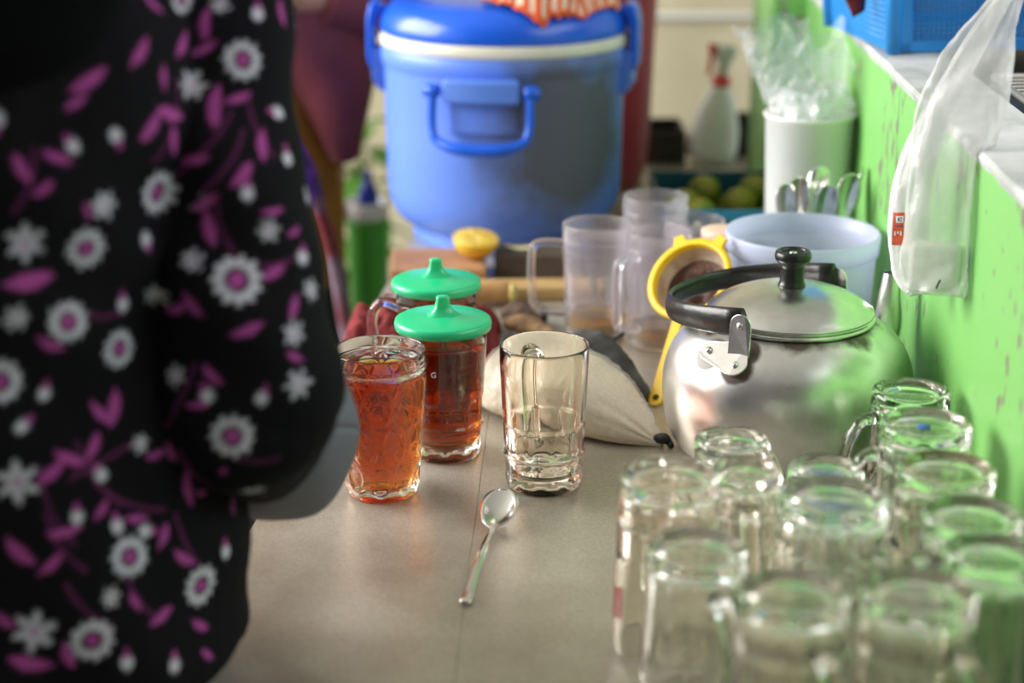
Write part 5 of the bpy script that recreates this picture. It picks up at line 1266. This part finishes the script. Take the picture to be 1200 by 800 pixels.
VE.append(lathe_e([(loc2(0, 0, 0.7), 0.1, 0.1), (loc2(0, 0, 0.55), 0.16, 0.12), (loc2(-0.02, 0, 0.42), 0.2, 0.15), (loc2(-0.025, -0.01, 0.3), 0.188, 0.165), (loc2(0.035, -0.03, 0.235), 0.125, 0.14), (loc2(0.085, -0.05, 0.18), 0.075, 0.10), (loc2(0.1, -0.06, 0.13), 0.05, 0.075), (loc2(0.11, -0.07, 0.05), 0.022, 0.04)]))
me = open_face(remesh(join(*VE), 0.006, 5), (0, 0, 0.74-FLZ), (0.3, -1, 0)); mko('veil', me, m_veil, per2); face_parts(per2, J2['head'], (0.3, -1, 0))
for s_ in 'LR':
    mk('sleeve', *tube(resample([J2['sh'+s_]-P2, J2['el'+s_]-P2, (J2['el'+s_]*0.25+J2['wr'+s_]*0.75)-P2], 6), [0.062, 0.055, 0.052, 0.048], 18), m_veil, per2)
m_pur = mat('purple_print', (0.22, 0.05, 0.42), 0.8, color2=(0.03, 0.01, 0.06), scale=35)
s0 = [(0.01, -0.165, 0.115), (0.03, -0.175, 0.09), (0.055, -0.172, 0.05), (0.075, -0.165, 0.0), (0.095, -0.158, -0.08), (0.115, -0.155, -0.22), (0.12, -0.155, -0.38)]
mk('purple_scarf', *tube(resample([loc2(*p_) for p_ in s0[:4]], 5), [0.022, 0.03, 0.028, 0.016], 16, flat=(0.6, 1.1)), m_pur, per2)
mk('red_scarf_tail', *tube(resample([loc2(*p_) for p_ in s0[2:]], 5), [0.02, 0.02, 0.022, 0.024, 0.026], 16, flat=(0.5, 1)), mat('red_grey_print', (0.16, 0.012, 0.02), 0.8, color2=(0.22, 0.16, 0.22), scale=16), per2)

# ------------------------------------------------------------------ green bin with a white dipper, beside the table
gb = atD(431, 256, 3.12)
bn = thing('bin', 'tall slim green plastic bin on the floor beyond the table edge', 'bin', (gb.x+0.0, gb.y, FLZ))
zt = gb.z-FLZ
m_gbin = mat('green_bin_plastic', (0.09, 0.42, 0.05), 0.45)
mk('bin_body', *lathe([(0, 0), (0.024, 0), (0.026, 0.01), (0.036, zt-0.02), (0.0375, zt-0.012), (0.0375, zt), (0.034, zt), (0.033, zt-0.02), (0.022, 0.01), (0, 0.01)], 40), m_gbin, bn)
mk('bin_rim', *tube([(0.0375*cos(a*pi/20), 0.0375*sin(a*pi/20), zt-0.004) for a in range(40)], 0.003, 8, closed=True), m_gbin, bn)
dp = thing('dipper', 'white plastic dipper with an upturned grip resting on the green bin', 'dipper', (gb.x, gb.y, FLZ+zt+0.0005))
mk('cup', *lathe([(0, 0), (0.034, 0), (0.036, 0.004), (0.038, 0.032), (0.036, 0.032), (0.034, 0.006), (0, 0.004)], 32), mat('white_dipper', (0.85, 0.85, 0.83), 0.35), dp)
mk('grip', *tube(resample([(-0.034, 0, 0.012), (-0.05, -0.01, 0.016), (-0.052, -0.01, 0.034), (-0.046, -0.01, 0.05)], 4), [0.012, 0.012, 0.011, 0.009], 12), MATS['white_dipper'], dp)
bt2 = thing('blue_bottle', 'small dark blue bottle standing in the white dipper', 'bottle', (gb.x+0.002, gb.y, FLZ+zt+0.005))
mk('bottle_body', *lathe(smooth_prof([(0, 0), (0.015, 0), (0.017, 0.004), (0.017, 0.04), (0.012, 0.055), (0.007, 0.064), (0.007, 0.07), (0, 0.07)], 2), 24), mat('dark_blue_plastic', (0.01, 0.04, 0.35), 0.35), bt2)
mk('cap', *lathe([(0, 0.066), (0.0085, 0.066), (0.0085, 0.078), (0, 0.079)], 18), MATS['dark_blue_plastic'], bt2)

# ------------------------------------------------------------------ leafy plant against the back wall
pp = atD(425, 160, 3.6)
plt = thing('potted_plant', 'tall leafy green plant in a clay pot, behind the blue cooler and the maroon-veiled person', 'plant', (pp.x, pp.y, FLZ))
mk('pot', *lathe([(0, 0), (0.07, 0), (0.075, 0.01), (0.1, 0.17), (0.108, 0.172), (0.108, 0.2), (0.098, 0.2), (0.092, 0.165), (0, 0.16)], 32), mat('clay_pot', (0.35, 0.13, 0.06), 0.8), plt)
top_h = pp.z-FLZ
mk('stem', *tube(resample([(0, 0, 0.15), (0.01, 0, 0.4), (-0.01, 0.01, top_h*0.8), (0, 0, top_h)], 4), [0.009, 0.007, 0.005, 0.003], 8), mat('plant_stem', (0.12, 0.16, 0.04), 0.7), plt)
m_leaf = mat('plant_leaf', (0.10, 0.26, 0.03), 0.5, color2=(0.04, 0.13, 0.02), scale=12)
lf = None
rp = random.Random(4)
for i in range(22):
    z_l = 0.35 + (top_h-0.33)*i/21; a_l = i*2.4
    if lf is None:
        V, Fc = grid(5, 10, lambda u, v: (v*0.13, (u-0.5)*0.055*sin(pi*min(1, v*0.94+0.06))**0.8, 0.05*v-0.11*v*v+0.008*abs(u-0.5)))
        lf = mk('leaf', V, Fc, m_leaf, plt, recalc=False); o = lf
    else:
        o = lf.copy(); col.objects.link(o); o.parent = plt
    o.location = (0, 0, z_l); o.rotation_euler = (0, rp.uniform(-0.5, 0.1), a_l)
